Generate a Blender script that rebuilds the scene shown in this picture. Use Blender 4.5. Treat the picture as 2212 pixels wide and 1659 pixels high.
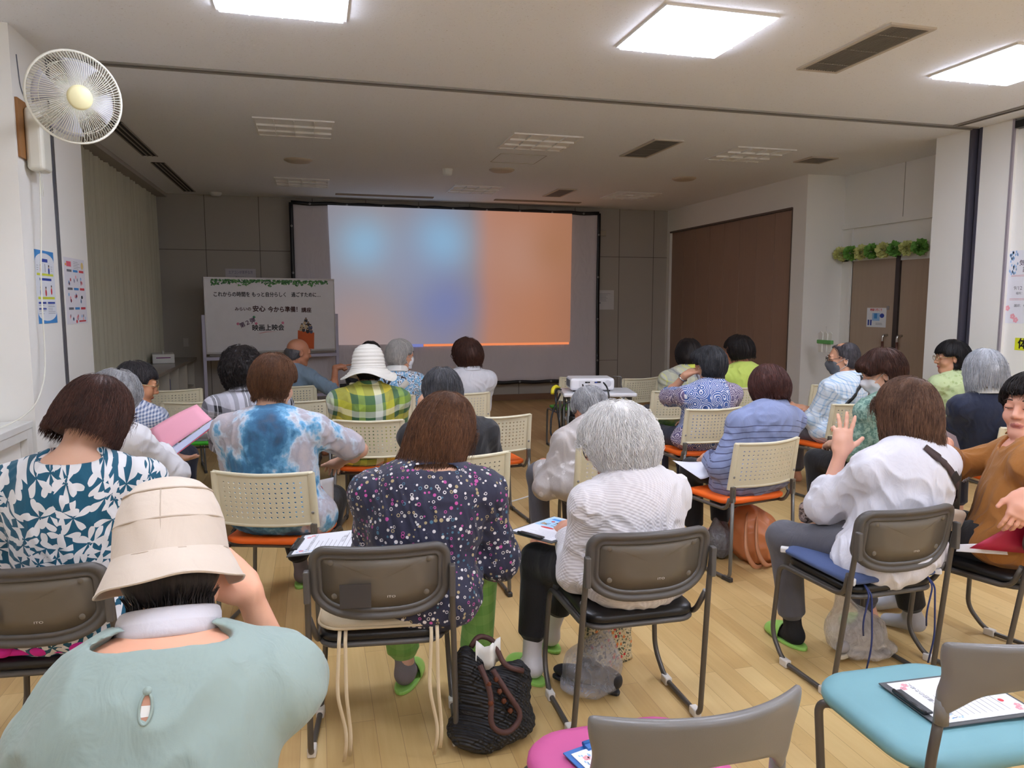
import bpy, math, random
import numpy as np
from mathutils import Vector, Matrix
for _o in list(bpy.data.objects): bpy.data.objects.remove(_o)
SC=bpy.context.scene; COL=SC.collection; D=bpy.data
PI=math.pi
# ---------------------------------------------------------------- camera, world, exposure
cam=D.cameras.new('camera'); camo=D.objects.new('camera',cam); COL.objects.link(camo)
cam.sensor_width=36; cam.lens=36*1600/2212; cam.clip_start=.05
camo.location=(0,0,1.57); camo.rotation_euler=(math.radians(90-6.2),0,math.radians(-14.9))
SC.camera=camo
w=D.worlds.new('world'); SC.world=w; w.use_nodes=True
w.node_tree.nodes['Background'].inputs[0].default_value=(.8,.9,1,1); w.node_tree.nodes['Background'].inputs[1].default_value=.02
SC.view_settings.view_transform='Standard'; SC.view_settings.look='None'; SC.view_settings.gamma=1; SC.view_settings.exposure=0.0
try: SC.view_settings.use_curve_mapping=False
except Exception: pass
SC.cycles.use_denoising=True; SC.cycles.max_bounces=8; SC.cycles.diffuse_bounces=5; SC.cycles.adaptive_threshold=.02; SC.cycles.transparent_max_bounces=12
SC.cycles.sample_clamp_indirect=6
LIGHT_E=24.0      # emission of the lit ceiling panels
CEIL=3.12
# ---------------------------------------------------------------- materials
def lin(c):
    c=np.array(c,float)/255.
    return tuple(np.where(c<=.04045,c/12.92,((c+.055)/1.055)**2.4))+(1.,)
class NT:
    """tiny node builder"""
    def __init__(s,name):
        s.m=D.materials.new(name); s.m.use_nodes=True; s.t=s.m.node_tree; s.b=s.t.nodes['Principled BSDF']; s.o=s.t.nodes['Material Output']
        s._co=None
    def n(s,ty,**kw):
        x=s.t.nodes.new(ty)
        for k,v in kw.items(): setattr(x,k,v)
        return x
    def put(s,sock,v):
        if v is None: return
        if hasattr(v,'is_linked') or hasattr(v,'links'): s.t.links.new(v,sock)
        else:
            try: sock.default_value=v
            except Exception:
                sock.default_value=tuple(v)[:3]
    def co(s):
        if not s._co: s._co=s.n('ShaderNodeTexCoord').outputs['Object']
        return s._co
    def vec(s,x,y,z):
        c=s.n('ShaderNodeCombineXYZ')
        for i,v in enumerate((x,y,z)): s.put(c.inputs[i],v)
        return c.outputs[0]
    def sep(s,v):
        c=s.n('ShaderNodeSeparateXYZ'); s.put(c.inputs[0],v); return c.outputs
    def map(s,v,loc=(0,0,0),rot=(0,0,0),sc=(1,1,1)):
        c=s.n('ShaderNodeMapping'); s.put(c.inputs[0],v); c.inputs[1].default_value=loc; c.inputs[2].default_value=rot; c.inputs[3].default_value=sc; return c.outputs[0]
    def ma(s,op,a,b=None,c=None,clamp=False):
        x=s.n('ShaderNodeMath',operation=op,use_clamp=clamp)
        for i,v in enumerate((a,b,c)):
            if v is not None: s.put(x.inputs[i],v)
        return x.outputs[0]
    def vm(s,op,a,b=None,out=0):
        x=s.n('ShaderNodeVectorMath',operation=op); s.put(x.inputs[0],a)
        if b is not None: s.put(x.inputs[1],b)
        return x.outputs[out]
    def mix(s,f,a,b,bt='MIX'):
        x=s.n('ShaderNodeMix',data_type='RGBA',blend_type=bt); s.put(x.inputs[0],f); s.put(x.inputs[6],a); s.put(x.inputs[7],b); return x.outputs[2]
    def noise(s,v,scale,detail=2,rough=.5,dist=0,out=0):
        x=s.n('ShaderNodeTexNoise'); s.put(x.inputs['Vector'],v); x.inputs['Scale'].default_value=scale; x.inputs['Detail'].default_value=detail; x.inputs['Roughness'].default_value=rough; x.inputs['Distortion'].default_value=dist
        return x.outputs[out]
    def vor(s,v,scale,feature='F1',dist='EUCLIDEAN',rnd=1,dim='3D'):
        x=s.n('ShaderNodeTexVoronoi',feature=feature,distance=dist,voronoi_dimensions=dim); s.put(x.inputs['Vector'],v); x.inputs['Scale'].default_value=scale; x.inputs['Randomness'].default_value=rnd
        return x.outputs
    def ramp(s,f,stops,interp='LINEAR'):
        x=s.n('ShaderNodeValToRGB'); s.put(x.inputs[0],f); r=x.color_ramp; r.interpolation=interp
        while len(r.elements)<len(stops): r.elements.new(.5)
        for e,(p,c) in zip(r.elements,sorted(stops,key=lambda q:q[0])):
            e.position=p; e.color=c if len(c)==4 else lin(c)
        return x.outputs[0]
    def bump(s,h,st,d=.002):
        x=s.n('ShaderNodeBump'); s.put(x.inputs['Height'],h); x.inputs['Strength'].default_value=st; x.inputs['Distance'].default_value=d
        s.t.links.new(x.outputs[0],s.b.inputs['Normal']); return s
    def col(s,v): s.put(s.b.inputs['Base Color'],v); return s
    def set(s,**kw):
        for k,v in kw.items(): s.put(s.b.inputs[k.replace('_',' ')],v)
        return s
_M={}
def mat(name,c=(200,200,200),rough=.5,metal=0,bump=None,emit=None,**kw):
    """plain material with a little procedural surface noise"""
    if name in _M: return _M[name]
    t=NT(name); col=lin(c) if max(c)>1.001 or sum(c)>3 else tuple(c)+(1,)
    t.set(Roughness=rough,Metallic=metal,**kw)
    f=t.noise(t.co(),9,3)
    t.col(t.mix(f,tuple(x*.95 for x in col[:3])+(1,),tuple(min(1,x*1.05) for x in col[:3])+(1,)))
    if bump: t.bump(t.noise(t.co(),bump[0],2),bump[1])
    if emit: t.set(Emission_Color=lin(emit[0]),Emission_Strength=emit[1])
    _M[name]=t.m; return t.m
def nm(name,fn):
    if name not in _M:
        t=NT(name); fn(t); _M[name]=t.m
    return _M[name]
# ---------------------------------------------------------------- mesh builder
def nrm(v):
    v=np.array(v,float); return v/(np.linalg.norm(v)+1e-12)
def rotz(a): c,s=math.cos(a),math.sin(a); return np.array([[c,-s,0],[s,c,0],[0,0,1.]])
def rotx(a): c,s=math.cos(a),math.sin(a); return np.array([[1.,0,0],[0,c,-s],[0,s,c]])
def roty(a): c,s=math.cos(a),math.sin(a); return np.array([[c,0,s],[0,1.,0],[-s,0,c]])
class MB:
    def __init__(s): s.v=[]; s.f=[]; s.mi=[]; s.cur=0; s.sm=[]; s.smooth=False
    def add(s,vs,fs,smooth=None):
        o=len(s.v); s.v.extend([tuple(map(float,p)) for p in vs])
        for f in fs: s.f.append([o+i for i in f]); s.mi.append(s.cur); s.sm.append(s.smooth if smooth is None else smooth)
        return s
    def box(s,lo,hi,R=None,c=None):
        lo=np.array(lo,float); hi=np.array(hi,float)
        P=np.array([[(lo,hi)[i][0],(lo,hi)[j][1],(lo,hi)[k][2]] for i in (0,1) for j in (0,1) for k in (0,1)])
        if R is not None:
            c=(lo+hi)/2 if c is None else np.array(c); P=(P-c)@np.array(R).T+c
        return s.add(P,[(0,1,3,2),(4,6,7,5),(0,4,5,1),(2,3,7,6),(0,2,6,4),(1,5,7,3)],False)
    def cbox(s,c,h,R=None):
        c=np.array(c,float); h=np.array(h,float); return s.box(c-h,c+h,R,c)
    def tube(s,pts,r,n=10,closed=False,cap=True):
        pts=np.array(pts,float); N=len(pts); rr=np.full(N,r,float) if np.isscalar(r) else np.array(r,float)
        T=np.zeros_like(pts)
        for i in range(N):
            a=pts[(i-1)%N] if (closed or i>0) else pts[i]; b=pts[(i+1)%N] if (closed or i<N-1) else pts[i]
            T[i]=nrm(b-a)
        u=nrm(np.cross(T[0],(0,0,1) if abs(T[0][2])<.9 else (1,0,0))); V=[]
        for i in range(N):
            u=nrm(u-T[i]*(u@T[i])); w_=np.cross(T[i],u)
            for k in range(n):
                a=2*PI*k/n; V.append(pts[i]+rr[i]*(math.cos(a)*u+math.sin(a)*w_))
        F=[]
        for i in range(N if closed else N-1):
            j=(i+1)%N
            for k in range(n): F.append((i*n+k,i*n+(k+1)%n,j*n+(k+1)%n,j*n+k))
        s.add(V,F,True)
        if cap and not closed:
            o=len(s.v)-len(V)
            s.f.append([o+k for k in range(n)][::-1]); s.mi.append(s.cur); s.sm.append(False)
            s.f.append([o+(N-1)*n+k for k in range(n)]); s.mi.append(s.cur); s.sm.append(False)
        return s
    def grid(s,fn,nu,nv,smooth=True,closeu=False):
        V=[fn(i/(nu if closeu else nu-1),j/(nv-1)) for i in range(nu) for j in range(nv)]
        F=[]
        for i in range(nu if closeu else nu-1):
            k=(i+1)%nu
            for j in range(nv-1): F.append((i*nv+j,k*nv+j,k*nv+j+1,i*nv+j+1))
        return s.add(V,F,smooth)
    def lathe(s,prof,n=24,c=(0,0,0),R=None,smooth=True):
        c=np.array(c,float); R=np.eye(3) if R is None else np.array(R)
        V=[]
        for k in range(n):
            a=2*PI*k/n
            for r,z in prof: V.append(c+R@np.array([r*math.cos(a),r*math.sin(a),z]))
        m=len(prof); F=[]
        for k in range(n):
            q=(k+1)%n
            for j in range(m-1): F.append((k*m+j,q*m+j,q*m+j+1,k*m+j+1))
        return s.add(V,F,smooth)
    def poly(s,pts,smooth=False): return s.add(pts,[tuple(range(len(pts)))],smooth)
    def prism(s,pts2,h0,h1,M=None):
        """extrude 2D outline (x,y) from z=h0 to h1, optional transform fn"""
        n=len(pts2); V=[(x,y,h0) for x,y in pts2]+[(x,y,h1) for x,y in pts2]
        if M: V=[M(np.array(p)) for p in V]
        F=[tuple(range(n))[::-1],tuple(range(n,2*n))]+[(i,(i+1)%n,n+(i+1)%n,n+i) for i in range(n)]
        return s.add(V,F,False)
    def build(s,name,mats,parent=None,bevel=0,seg=2,solid=0,sub=0):
        me=D.meshes.new(name); me.from_pydata(s.v,[],s.f)
        if not isinstance(mats,(list,tuple)): mats=[mats]
        for m in mats: me.materials.append(m)
        me.polygons.foreach_set('material_index',s.mi); me.polygons.foreach_set('use_smooth',s.sm)
        me.update(); o=D.objects.new(name,me); COL.objects.link(o)
        if parent is not None: o.parent=parent
        if solid: md=o.modifiers.new('solid','SOLIDIFY'); md.thickness=solid; md.offset=0
        if sub: md=o.modifiers.new('sub','SUBSURF'); md.levels=sub; md.render_levels=sub
        if bevel: md=o.modifiers.new('bevel','BEVEL'); md.width=bevel; md.segments=seg; md.limit_method='ANGLE'; md.angle_limit=.7
        return o
def fillet(pts,r,n=6):
    """round the corners of a polyline"""
    pts=[np.array(p,float) for p in pts]; out=[pts[0]]
    for i in range(1,len(pts)-1):
        a,b,c=pts[i-1],pts[i],pts[i+1]; d1=a-b; d2=c-b; q=min(r,np.linalg.norm(d1)*.49,np.linalg.norm(d2)*.49)
        p1=b+nrm(d1)*q; p2=b+nrm(d2)*q
        for k in range(n+1):
            t=k/n; out.append((1-t)**2*p1+2*t*(1-t)*b+t*t*p2)
    out.append(pts[-1]); return out
def rrect(w,h,r,n=5,cx=0,cy=0):
    P=[]
    for sx,sy,a0 in ((1,1,0),(-1,1,90),(-1,-1,180),(1,-1,270)):
        for k in range(n+1):
            a=math.radians(a0+90*k/n); P.append((cx+sx*(w/2-r)+r*math.cos(a),cy+sy*(h/2-r)+r*math.sin(a)))
    return P
def empty(name,loc=(0,0,0),rz=0,label=None,cat=None,group=None):
    o=D.objects.new(name,None); COL.objects.link(o); o.location=loc; o.rotation_euler=(0,0,rz); o.empty_display_size=.1
    return tag(o,label,cat,group)
def tag(o,label=None,cat=None,group=None,kind=None):
    if label: o['label']=label
    if cat: o['category']=cat
    if group: o['group']=group
    if kind: o['kind']=kind
    return o
def struct(o): o['kind']='structure'; return o
def dup(root,loc,rz,label=None,group=None):
    r=root.copy(); COL.objects.link(r); r.location=loc; r.rotation_euler=(0,0,rz)
    if label: r['label']=label
    if group: r['group']=group
    for ch in list(root.children):
        c=ch.copy(); COL.objects.link(c); c.parent=r
        for g in list(ch.children):
            q=g.copy(); COL.objects.link(q); q.parent=c
    return r
def text_mesh(body,size,align='CENTER',bold=0,ext=0.0):
    cu=D.curves.new('t','FONT'); cu.body=body; cu.size=size; cu.align_x=align; cu.align_y='CENTER'; cu.offset=bold; cu.extrude=ext; cu.resolution_u=3
    o=D.objects.new('t',cu); COL.objects.link(o)
    dg=bpy.context.evaluated_depsgraph_get(); ev=o.evaluated_get(dg); me=D.meshes.new_from_object(ev)
    V=np.array([v.co[:] for v in me.vertices]) if len(me.vertices) else np.zeros((0,3)); F=[tuple(p.vertices) for p in me.polygons]
    D.objects.remove(o); D.curves.remove(cu); D.meshes.remove(me)
    return V,F
def put_text(mb,body,size,org,ux,uy,align='CENTER',bold=0,rot=0,sx=1):
    """lay flat lettering on a surface: org + x*ux + y*uy"""
    V,F=text_mesh(body,size,align,bold)
    ux=nrm(ux); uy=nrm(uy); org=np.array(org,float)
    c,s=math.cos(rot),math.sin(rot)
    mb.add([org+ux*(sx*p[0]*c-p[1]*s)+uy*(sx*p[0]*s+p[1]*c) for p in V],F)
class Sheet:
    """flat print: helper to lay coloured shapes and lettering on a sheet in its own u,v metres"""
    def __init__(s,org,ux,uy,lift=.0012):
        s.o=np.array(org,float); s.ux=nrm(ux); s.uy=nrm(uy); s.n=np.cross(s.ux,s.uy); s.lift=lift; s.mb={}
    def P(s,u,v,l=None): return s.o+s.ux*u+s.uy*v+s.n*(s.lift if l is None else l)
    def m(s,mt): return s.mb.setdefault(mt,MB())
    def rect(s,mt,u0,v0,u1,v1,l=None): s.m(mt).poly([s.P(u0,v0,l),s.P(u1,v0,l),s.P(u1,v1,l),s.P(u0,v1,l)])
    def poly(s,mt,pts,l=None): s.m(mt).poly([s.P(u,v,l) for u,v in pts])
    def disc(s,mt,u,v,r,ry=None,l=None,n=14):
        ry=ry or r; s.m(mt).poly([s.P(u+r*math.cos(2*PI*k/n),v+ry*math.sin(2*PI*k/n),l) for k in range(n)])
    def text(s,mt,t,size,u,v,align='CENTER',bold=0,rot=0,l=.002,sx=1,fat=0):
        for i,(a,b) in enumerate(((0,0),(fat,0),(-fat,0),(0,fat),(0,-fat))[:5 if fat else 1]): put_text(s.m(mt),t,size,s.P(u+a,v+b,l+.00012*i),s.ux,s.uy,align,bold,rot,sx)
    def build(s,name,parent):
        """all print as ONE mesh part"""
        big=MB(); mats=[]
        for mt,mb in s.mb.items():
            big.cur=len(mats); mats.append(mt); big.add(mb.v,mb.f)
        return big.build(name,mats,parent)
# ================================================================ SMOOTH-BLENDED BODIES (signed distances meshed by surface nets)
BIG=.25
def cone(a,b,ra,rb,k=.02,op='+',cap=False):
    a=np.array(a,float); b=np.array(b,float); ab=b-a; L=np.linalg.norm(ab)+1e-9; n=ab/L; m=max(ra,rb)
    def f(P):
        q=P-a; h=q@n; t=np.clip(h/L,0,1); d=np.linalg.norm(q-(t*L)[...,None]*n,axis=-1)-(ra+(rb-ra)*t)
        if cap: d=np.maximum(d,np.maximum(-h,h-L))
        return d
    return (np.minimum(a,b)-m,np.maximum(a,b)+m,f,k,op)
def ell(c,r,R=None,k=.03,op='+'):
    c=np.array(c,float); r=np.array(r,float); R=np.eye(3) if R is None else np.array(R,float); e=np.sqrt(((R*r)**2).sum(1))
    def f(P):
        q=(P-c)@R/r; k0=np.sqrt((q*q).sum(-1)); k1=np.sqrt(((q/r)**2).sum(-1))+1e-9; return k0*(k0-1)/k1
    return (c-e,c+e,f,k,op)
def rbox(c,h,rad=.01,R=None,k=.01,op='+'):
    c=np.array(c,float); h=np.array(h,float); R=np.eye(3) if R is None else np.array(R,float); e=np.abs(R)@h
    def f(P):
        q=np.abs((P-c)@R)-(h-rad); return np.sqrt((np.maximum(q,0)**2).sum(-1))+np.minimum(q.max(-1),0)-rad
    return (c-e,c+e,f,k,op)
def comb(d,e,k,op):
    if op=='+':
        h=np.maximum(k-np.abs(d-e),0)/k; return np.minimum(d,e)-h*h*k*.25
    if op=='-': e=-e
    h=np.maximum(k-np.abs(d-e),0)/k; return np.maximum(d,e)+h*h*k*.25
def infl(pr,t): return [(lo-t,hi+t,(lambda P,f=f:f(P)-t),k,op) for lo,hi,f,k,op in pr]
def ev(prims,P,warp=None):
    d=np.full(P.shape[:-1],BIG)
    for lo,hi,f,k,op in prims: d=comb(d,f(P),k,op)
    return d+warp(P) if warp else d
def nets(prims,res,warp=None):
    adds=[p for p in prims if p[4]=='+']; lo=np.min([p[0] for p in adds],0)-.03; hi=np.max([p[1] for p in adds],0)+.03
    N=np.ceil((hi-lo)/res).astype(int)+1; ax=[lo[i]+res*np.arange(N[i]) for i in range(3)]
    d=np.full(N,BIG,np.float32)
    for plo,phi,f,k,op in prims:
        m=k+2.5*res; i0=np.clip(np.floor((plo-m-lo)/res).astype(int),0,N); i1=np.clip(np.ceil((phi+m-lo)/res).astype(int)+1,0,N)
        if (i1<=i0).any(): continue
        s=tuple(slice(a,b) for a,b in zip(i0,i1)); P=np.stack(np.meshgrid(*[ax[i][s[i]] for i in range(3)],indexing='ij'),-1)
        d[s]=comb(d[s],f(P),k,op)
    if warp is not None:
        near=np.abs(d)<.05; ii=np.argwhere(near)
        if len(ii): d[near]+=warp(lo+ii*res).astype(np.float32)
    s=d<0; c=np.zeros(N-1,np.uint8); S=s.astype(np.uint8)
    for x in (0,1):
        for y in (0,1):
            for z in (0,1): c+=S[x:N[0]-1+x,y:N[1]-1+y,z:N[2]-1+z]
    act=(c>0)&(c<8); I=np.argwhere(act); n=len(I); vid=np.full(N-1,-1,np.int32); vid[act]=np.arange(n)
    cv=np.stack([d[I[:,0]+x,I[:,1]+y,I[:,2]+z] for x in (0,1) for y in (0,1) for z in (0,1)],1)
    off=np.array([(x,y,z) for x in (0,1) for y in (0,1) for z in (0,1)],float); acc=np.zeros((n,3)); cnt=np.zeros(n)
    for a in range(8):
        for b in range(a+1,8):
            if np.abs(off[a]-off[b]).sum()!=1: continue
            va,vb=cv[:,a],cv[:,b]; cr=(va<0)!=(vb<0); t=np.where(cr,va/np.where(cr,va-vb,1),0)
            acc+=np.where(cr[:,None],off[a]+t[:,None]*(off[b]-off[a]),0); cnt+=cr
    V=lo+(I+acc/np.maximum(cnt,1)[:,None])*res
    Q=[]
    for a in range(3):
        b,e=(a+1)%3,(a+2)%3; sl0=[slice(None)]*3; sl1=[slice(None)]*3; sl0[a]=slice(0,-1); sl1[a]=slice(1,None)
        A=s[tuple(sl0)]; B=s[tuple(sl1)]; E=np.argwhere(A!=B)
        ok=(E[:,b]>0)&(E[:,e]>0)&(E[:,b]<N[b]-1)&(E[:,e]<N[e]-1); E=E[ok]
        if not len(E): continue
        fl=A[E[:,0],E[:,1],E[:,2]]
        def g(db,de):
            J=E.copy(); J[:,b]-=db; J[:,e]-=de; return vid[J[:,0],J[:,1],J[:,2]]
        q=np.stack([g(1,1),g(0,1),g(0,0),g(1,0)],1); q[~fl]=q[~fl][:,::-1]; Q.append(q)
    return V,np.concatenate(Q)
def raw_mesh(name,V,Q,mats,parent=None,mi=None,smooth=True):
    me=D.meshes.new(name); nv,nf=len(V),len(Q); k=Q.shape[1]
    me.vertices.add(nv); me.vertices.foreach_set('co',np.asarray(V,np.float32).ravel()); me.loops.add(nf*k); me.loops.foreach_set('vertex_index',Q.astype(np.int32).ravel())
    me.polygons.add(nf); me.polygons.foreach_set('loop_start',np.arange(0,nf*k,k,dtype=np.int32)); me.polygons.foreach_set('loop_total',np.full(nf,k,np.int32))
    if not isinstance(mats,(list,tuple)): mats=[mats]
    for m in mats: me.materials.append(m)
    if mi is not None: me.polygons.foreach_set('material_index',np.asarray(mi,np.int32))
    me.polygons.foreach_set('use_smooth',np.full(nf,smooth)); me.update(calc_edges=True); me.validate()
    o=D.objects.new(name,me); COL.objects.link(o)
    if parent is not None: o.parent=parent
    return o
def sdf_obj(name,prims,res,mats,parent=None,warp=None,extra=None):
    V,Q=nets(prims,res,warp)
    if extra is not None:
        V2,Q2=extra; Q=np.concatenate([Q,Q2+len(V)]); V=np.concatenate([V,V2])
    return raw_mesh(name,V,Q,mats,parent)
def folds(seed,amp,freq,aniso=(1,1,1)):
    r=np.random.RandomState(seed); W=r.normal(size=(7,3))*np.array(aniso); W/=np.linalg.norm(W,axis=1)[:,None]; W*=freq*r.uniform(.6,1.6,(7,1))*np.array(aniso); ph=r.uniform(0,6.28,7); W2=r.normal(size=(3,3))*freq*.35
    def f(P):
        q=P+.02*np.sin(P@W2.T)
        s=0
        for i in range(7): s=s+np.sin(q@W[i]+ph[i])
        s=s/3.
        return amp*(np.abs(s)*1.3-.7)
    return f
# ================================================================ ROOM
def _floor(t):
    c=t.co(); x,y,z=t.sep(c)
    br=t.n('ShaderNodeTexBrick'); t.put(br.inputs['Vector'],t.vec(y,x,0)); br.offset=.37; br.offset_frequency=2
    br.inputs['Color1'].default_value=(0,0,0,1); br.inputs['Color2'].default_value=(1,1,1,1); br.inputs['Mortar'].default_value=(.5,.5,.5,1)
    br.inputs['Scale'].default_value=1; br.inputs['Mortar Size'].default_value=.0009; br.inputs['Mortar Smooth'].default_value=.3; br.inputs['Brick Width'].default_value=.9; br.inputs['Row Height'].default_value=.09
    g=t.noise(t.map(c,sc=(38,2.2,1)),1,5,.6,.4)
    st=t.noise(c,1.3,3)
    v=t.ma('ADD',t.ma('MULTIPLY',br.outputs[0],.5),t.ma('MULTIPLY',g,.55))
    col=t.ramp(v,[(.1,(180,144,88)),(.45,(199,167,110)),(.7,(209,179,123)),(1,(216,190,134))])
    col=t.mix(t.ma('MULTIPLY',t.ma('SUBTRACT',st,.45,clamp=True),1.2,clamp=True),col,lin((176,140,88)))
    sp=t.ramp(t.noise(c,9,4,.7),[(.66,(0,0,0)),(.74,(255,255,255))])
    col=t.mix(t.ma('MULTIPLY',sp,.25),col,lin((140,106,66)))
    col=t.mix(t.ma('MULTIPLY',br.outputs['Fac'],.75),col,lin((122,92,56)))
    t.col(col); t.set(Roughness=t.ma('ADD',.3,t.ma('MULTIPLY',st,.22)))
    t.bump(t.ma('SUBTRACT',t.ma('MULTIPLY',g,.12),br.outputs['Fac']),.12,.001)
M_floor=nm('wood_floor',_floor)
def _ceil(t):
    c=t.co(); a=t.noise(t.map(c,sc=(1,1.6,1)),70,3,.7)
    w_=t.ramp(a,[(.3,(0,0,0)),(.36,(255,255,255))])
    b=t.noise(c,.7,2)
    t.col(t.mix(w_,lin((200,194,186)),t.mix(b,lin((240,241,243)),lin((243,244,246))))); t.set(Roughness=.95)
    t.bump(t.noise(c,60,3,.7),.35,.003)
M_ceil=nm('ceiling_board',_ceil)
def _wall(t,a=(244,242,236),b=(240,238,231)):
    c=t.co(); t.col(t.mix(t.noise(c,1.1,3),lin(a),lin(b))); t.set(Roughness=.75); t.bump(t.noise(c,260,2),.12,.001)
M_wall=nm('vinyl_wall',_wall)
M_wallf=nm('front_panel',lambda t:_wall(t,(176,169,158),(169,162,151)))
M_groove=mat('groove_dark',(88,82,74),.8)
M_metal=mat('brushed_metal',(150,150,152),.35,.8)
M_slate=mat('slate_rail',(86,84,96),.4,.3)
M_white=mat('white_paint',(226,225,220),.45)
M_black=mat('black_plastic',(22,22,24),.4)
M_dark=mat('dark_slot',(46,42,38),.8)
def _part(t):
    c=t.co(); g=t.noise(t.map(c,sc=(1,1,.06)),30,4,.6); t.col(t.mix(g,lin((152,124,106)),lin((163,134,115)))); t.set(Roughness=.5)
M_part=nm('brown_partition',_part)
def _door(t):
    c=t.co(); g=t.noise(t.map(c,sc=(1,1,.05)),26,4,.6); t.col(t.mix(g,lin((166,146,126)),lin((176,156,136)))); t.set(Roughness=.45)
M_door=nm('door_laminate',_door)
M_brownbase=mat('brown_baseboard',(120,84,56),.5)
X0,X1,Y0,Y1=-2.7,5.8,-4.2,11.6
struct(MB().box((X0-.3,Y0-.3,-.1),(7.0,Y1+.3,0)).build('floor',M_floor))
# ceiling: one slab; track groove as trim
cb=MB(); cb.box((X0-.3,Y0-.3,CEIL),(7.0,Y1+.3,CEIL+.12)); struct(cb.build('ceiling',M_ceil))
# left side
struct(MB().box((-2.85,4.88,0),(-1.6,5.47,CEIL)).box((-2.85,5.53,0),(-1.6,6.14,CEIL)).build('wall_left',M_wall))
struct(MB().box((-2.85,Y0,0),(-2.7,4.88,CEIL)).build('wall_left_near',M_wall))
struct(MB().box((-2.45,6.14,0),(-2.3,Y1,CEIL)).build('wall_left_window',M_wallf))
# partition rail in the left pier (dark slot with two metal lips)
t_=MB(); t_.box((-1.66,5.47,0),(-1.603,5.53,CEIL)); struct(t_.build('trim_1',M_slate))
t_=MB(); t_.box((-1.612,5.465,0),(-1.597,5.474,CEIL)); t_.box((-1.612,5.506,0),(-1.597,5.514,CEIL)); t_.box((-1.612,5.526,0),(-1.597,5.536,CEIL)); struct(t_.build('trim_2',M_metal))
# ceiling track, left to right pier, with a branch running back along the right wall
t_=MB(); t_.box((-1.6,5.46,CEIL-.012),(5.72,5.478,CEIL-.001)); t_.box((-1.6,5.522,CEIL-.012),(5.72,5.54,CEIL-.001)); t_.box((5.44,Y0,CEIL-.012),(5.455,5.46,CEIL-.001)); t_.box((5.495,Y0,CEIL-.012),(5.51,5.46,CEIL-.001)); struct(t_.build('trim_3',mat('track_lip',(150,146,138),.5,.2)))
t_=MB(); t_.box((-1.6,5.478,CEIL-.004),(5.72,5.522,CEIL-.0005)); t_.box((5.455,Y0,CEIL-.004),(5.495,5.46,CEIL-.0005)); struct(t_.build('trim_4',mat('track_slot',(104,100,94),.7)))
# right side : near wall, pier, alcove with doors, far wall with folding partition
struct(MB().box((5.82,Y0,0),(5.97,5.2,CEIL)).box((5.76,5.155,0),(6.34,5.47,CEIL)).box((5.72,5.53,0),(6.34,5.92,CEIL)).build('wall_right_near',M_wall))
t_=MB(); t_.box((5.79,5.47,0),(5.84,5.53,CEIL)); struct(t_.build('trim_5',M_dark))
t_=MB(); t_.box((5.755,5.455,0),(5.80,5.485,CEIL)); t_.box((5.715,5.515,0),(5.78,5.545,CEIL)); struct(t_.build('trim_6',M_slate))
t_=MB(); t_.box((5.755,5.14,0),(5.775,5.16,CEIL)); struct(t_.build('trim_7',mat('panel_joint',(168,160,168),.4,.3)))
t_=MB(); t_.box((5.76,4.3,3.04),(5.82,5.14,3.10)); struct(t_.build('trim_8',M_black))
wr=MB(); wr.box((6.34,5.92,2.08),(6.5,8.0,CEIL)); wr.box((6.34,7.78,0),(6.5,8.0,2.1)); struct(wr.build('wall_right_alcove',M_wall))
wr=MB(); wr.box((5.8,7.92,0),(6.34,8.2,CEIL)); wr.box((5.8,8.2,2.76),(6.34,Y1,CEIL)); wr.box((5.8,11.5,0),(6.34,Y1,2.76)); struct(wr.build('wall_right_far',M_wall))
t_=MB(); t_.box((6.30,5.92,2.47),(6.345,7.9,2.52)); t_.box((6.32,7.74,0),(6.345,7.78,2.47)); struct(t_.build('trim_9',M_wall))
t_=MB(); t_.box((6.335,6.966,2.53),(6.3405,6.971,CEIL)); struct(t_.build('trim_10',mat('joint_line',(176,170,158),.7)))
t_=MB(); t_.box((5.795,8.2,2.74),(5.83,11.5,2.765)); t_.box((5.795,8.185,0),(5.815,8.205,2.76)); struct(t_.build('trim_11',mat('track_brown',(96,84,74),.5)))
# folding partition: six tall laminate leaves with pulls
fp=empty('folding_partition',(5.84,8.2,0),0,'tall brown laminate folding partition filling the opening in the right-hand wall','partition')
ys=np.linspace(0,3.3,9)
for i in range(8):
    o=MB().box((0,ys[i]+.003,.01),(.04,ys[i+1]-.003,2.74)).build('panel',M_part,fp,bevel=.004)
for yy,zz in ((1.05,.92),(1.42,.97)):
    MB().box((-.004,yy,zz),(.0,yy+.07,zz+.045)).build('pull_handle',mat('pull_brown',(92,48,26),.4),fp)
# front wall with panel grooves
struct(MB().box((-2.45,Y1,0),(6.5,Y1+.15,CEIL)).build('wall_front',M_wallf))
g=MB()
for x in (-1.48,-.74,0.02,.8,1.6,2.4,3.2,4.15,4.93,5.55): g.box((x-.004,Y1-.002,.1),(x+.004,Y1,CEIL))
g.box((-2.3,Y1-.002,2.335),(5.8,Y1,2.343)); g.box((4.15,Y1-.002,.62),(4.93,Y1,.626)); struct(g.build('trim_12',M_groove))
struct(MB().box((-1.6,Y1-.02,0),(5.8,Y1,.1)).build('baseboard_front',M_brownbase))
struct(MB().box((5.78,7.9,0),(5.8,8.18,.08)).build('baseboard_right',M_brownbase))
struct(MB().box((X0,Y0-.15,0),(6.0,Y0,CEIL)).build('wall_back',M_wall))
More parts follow.
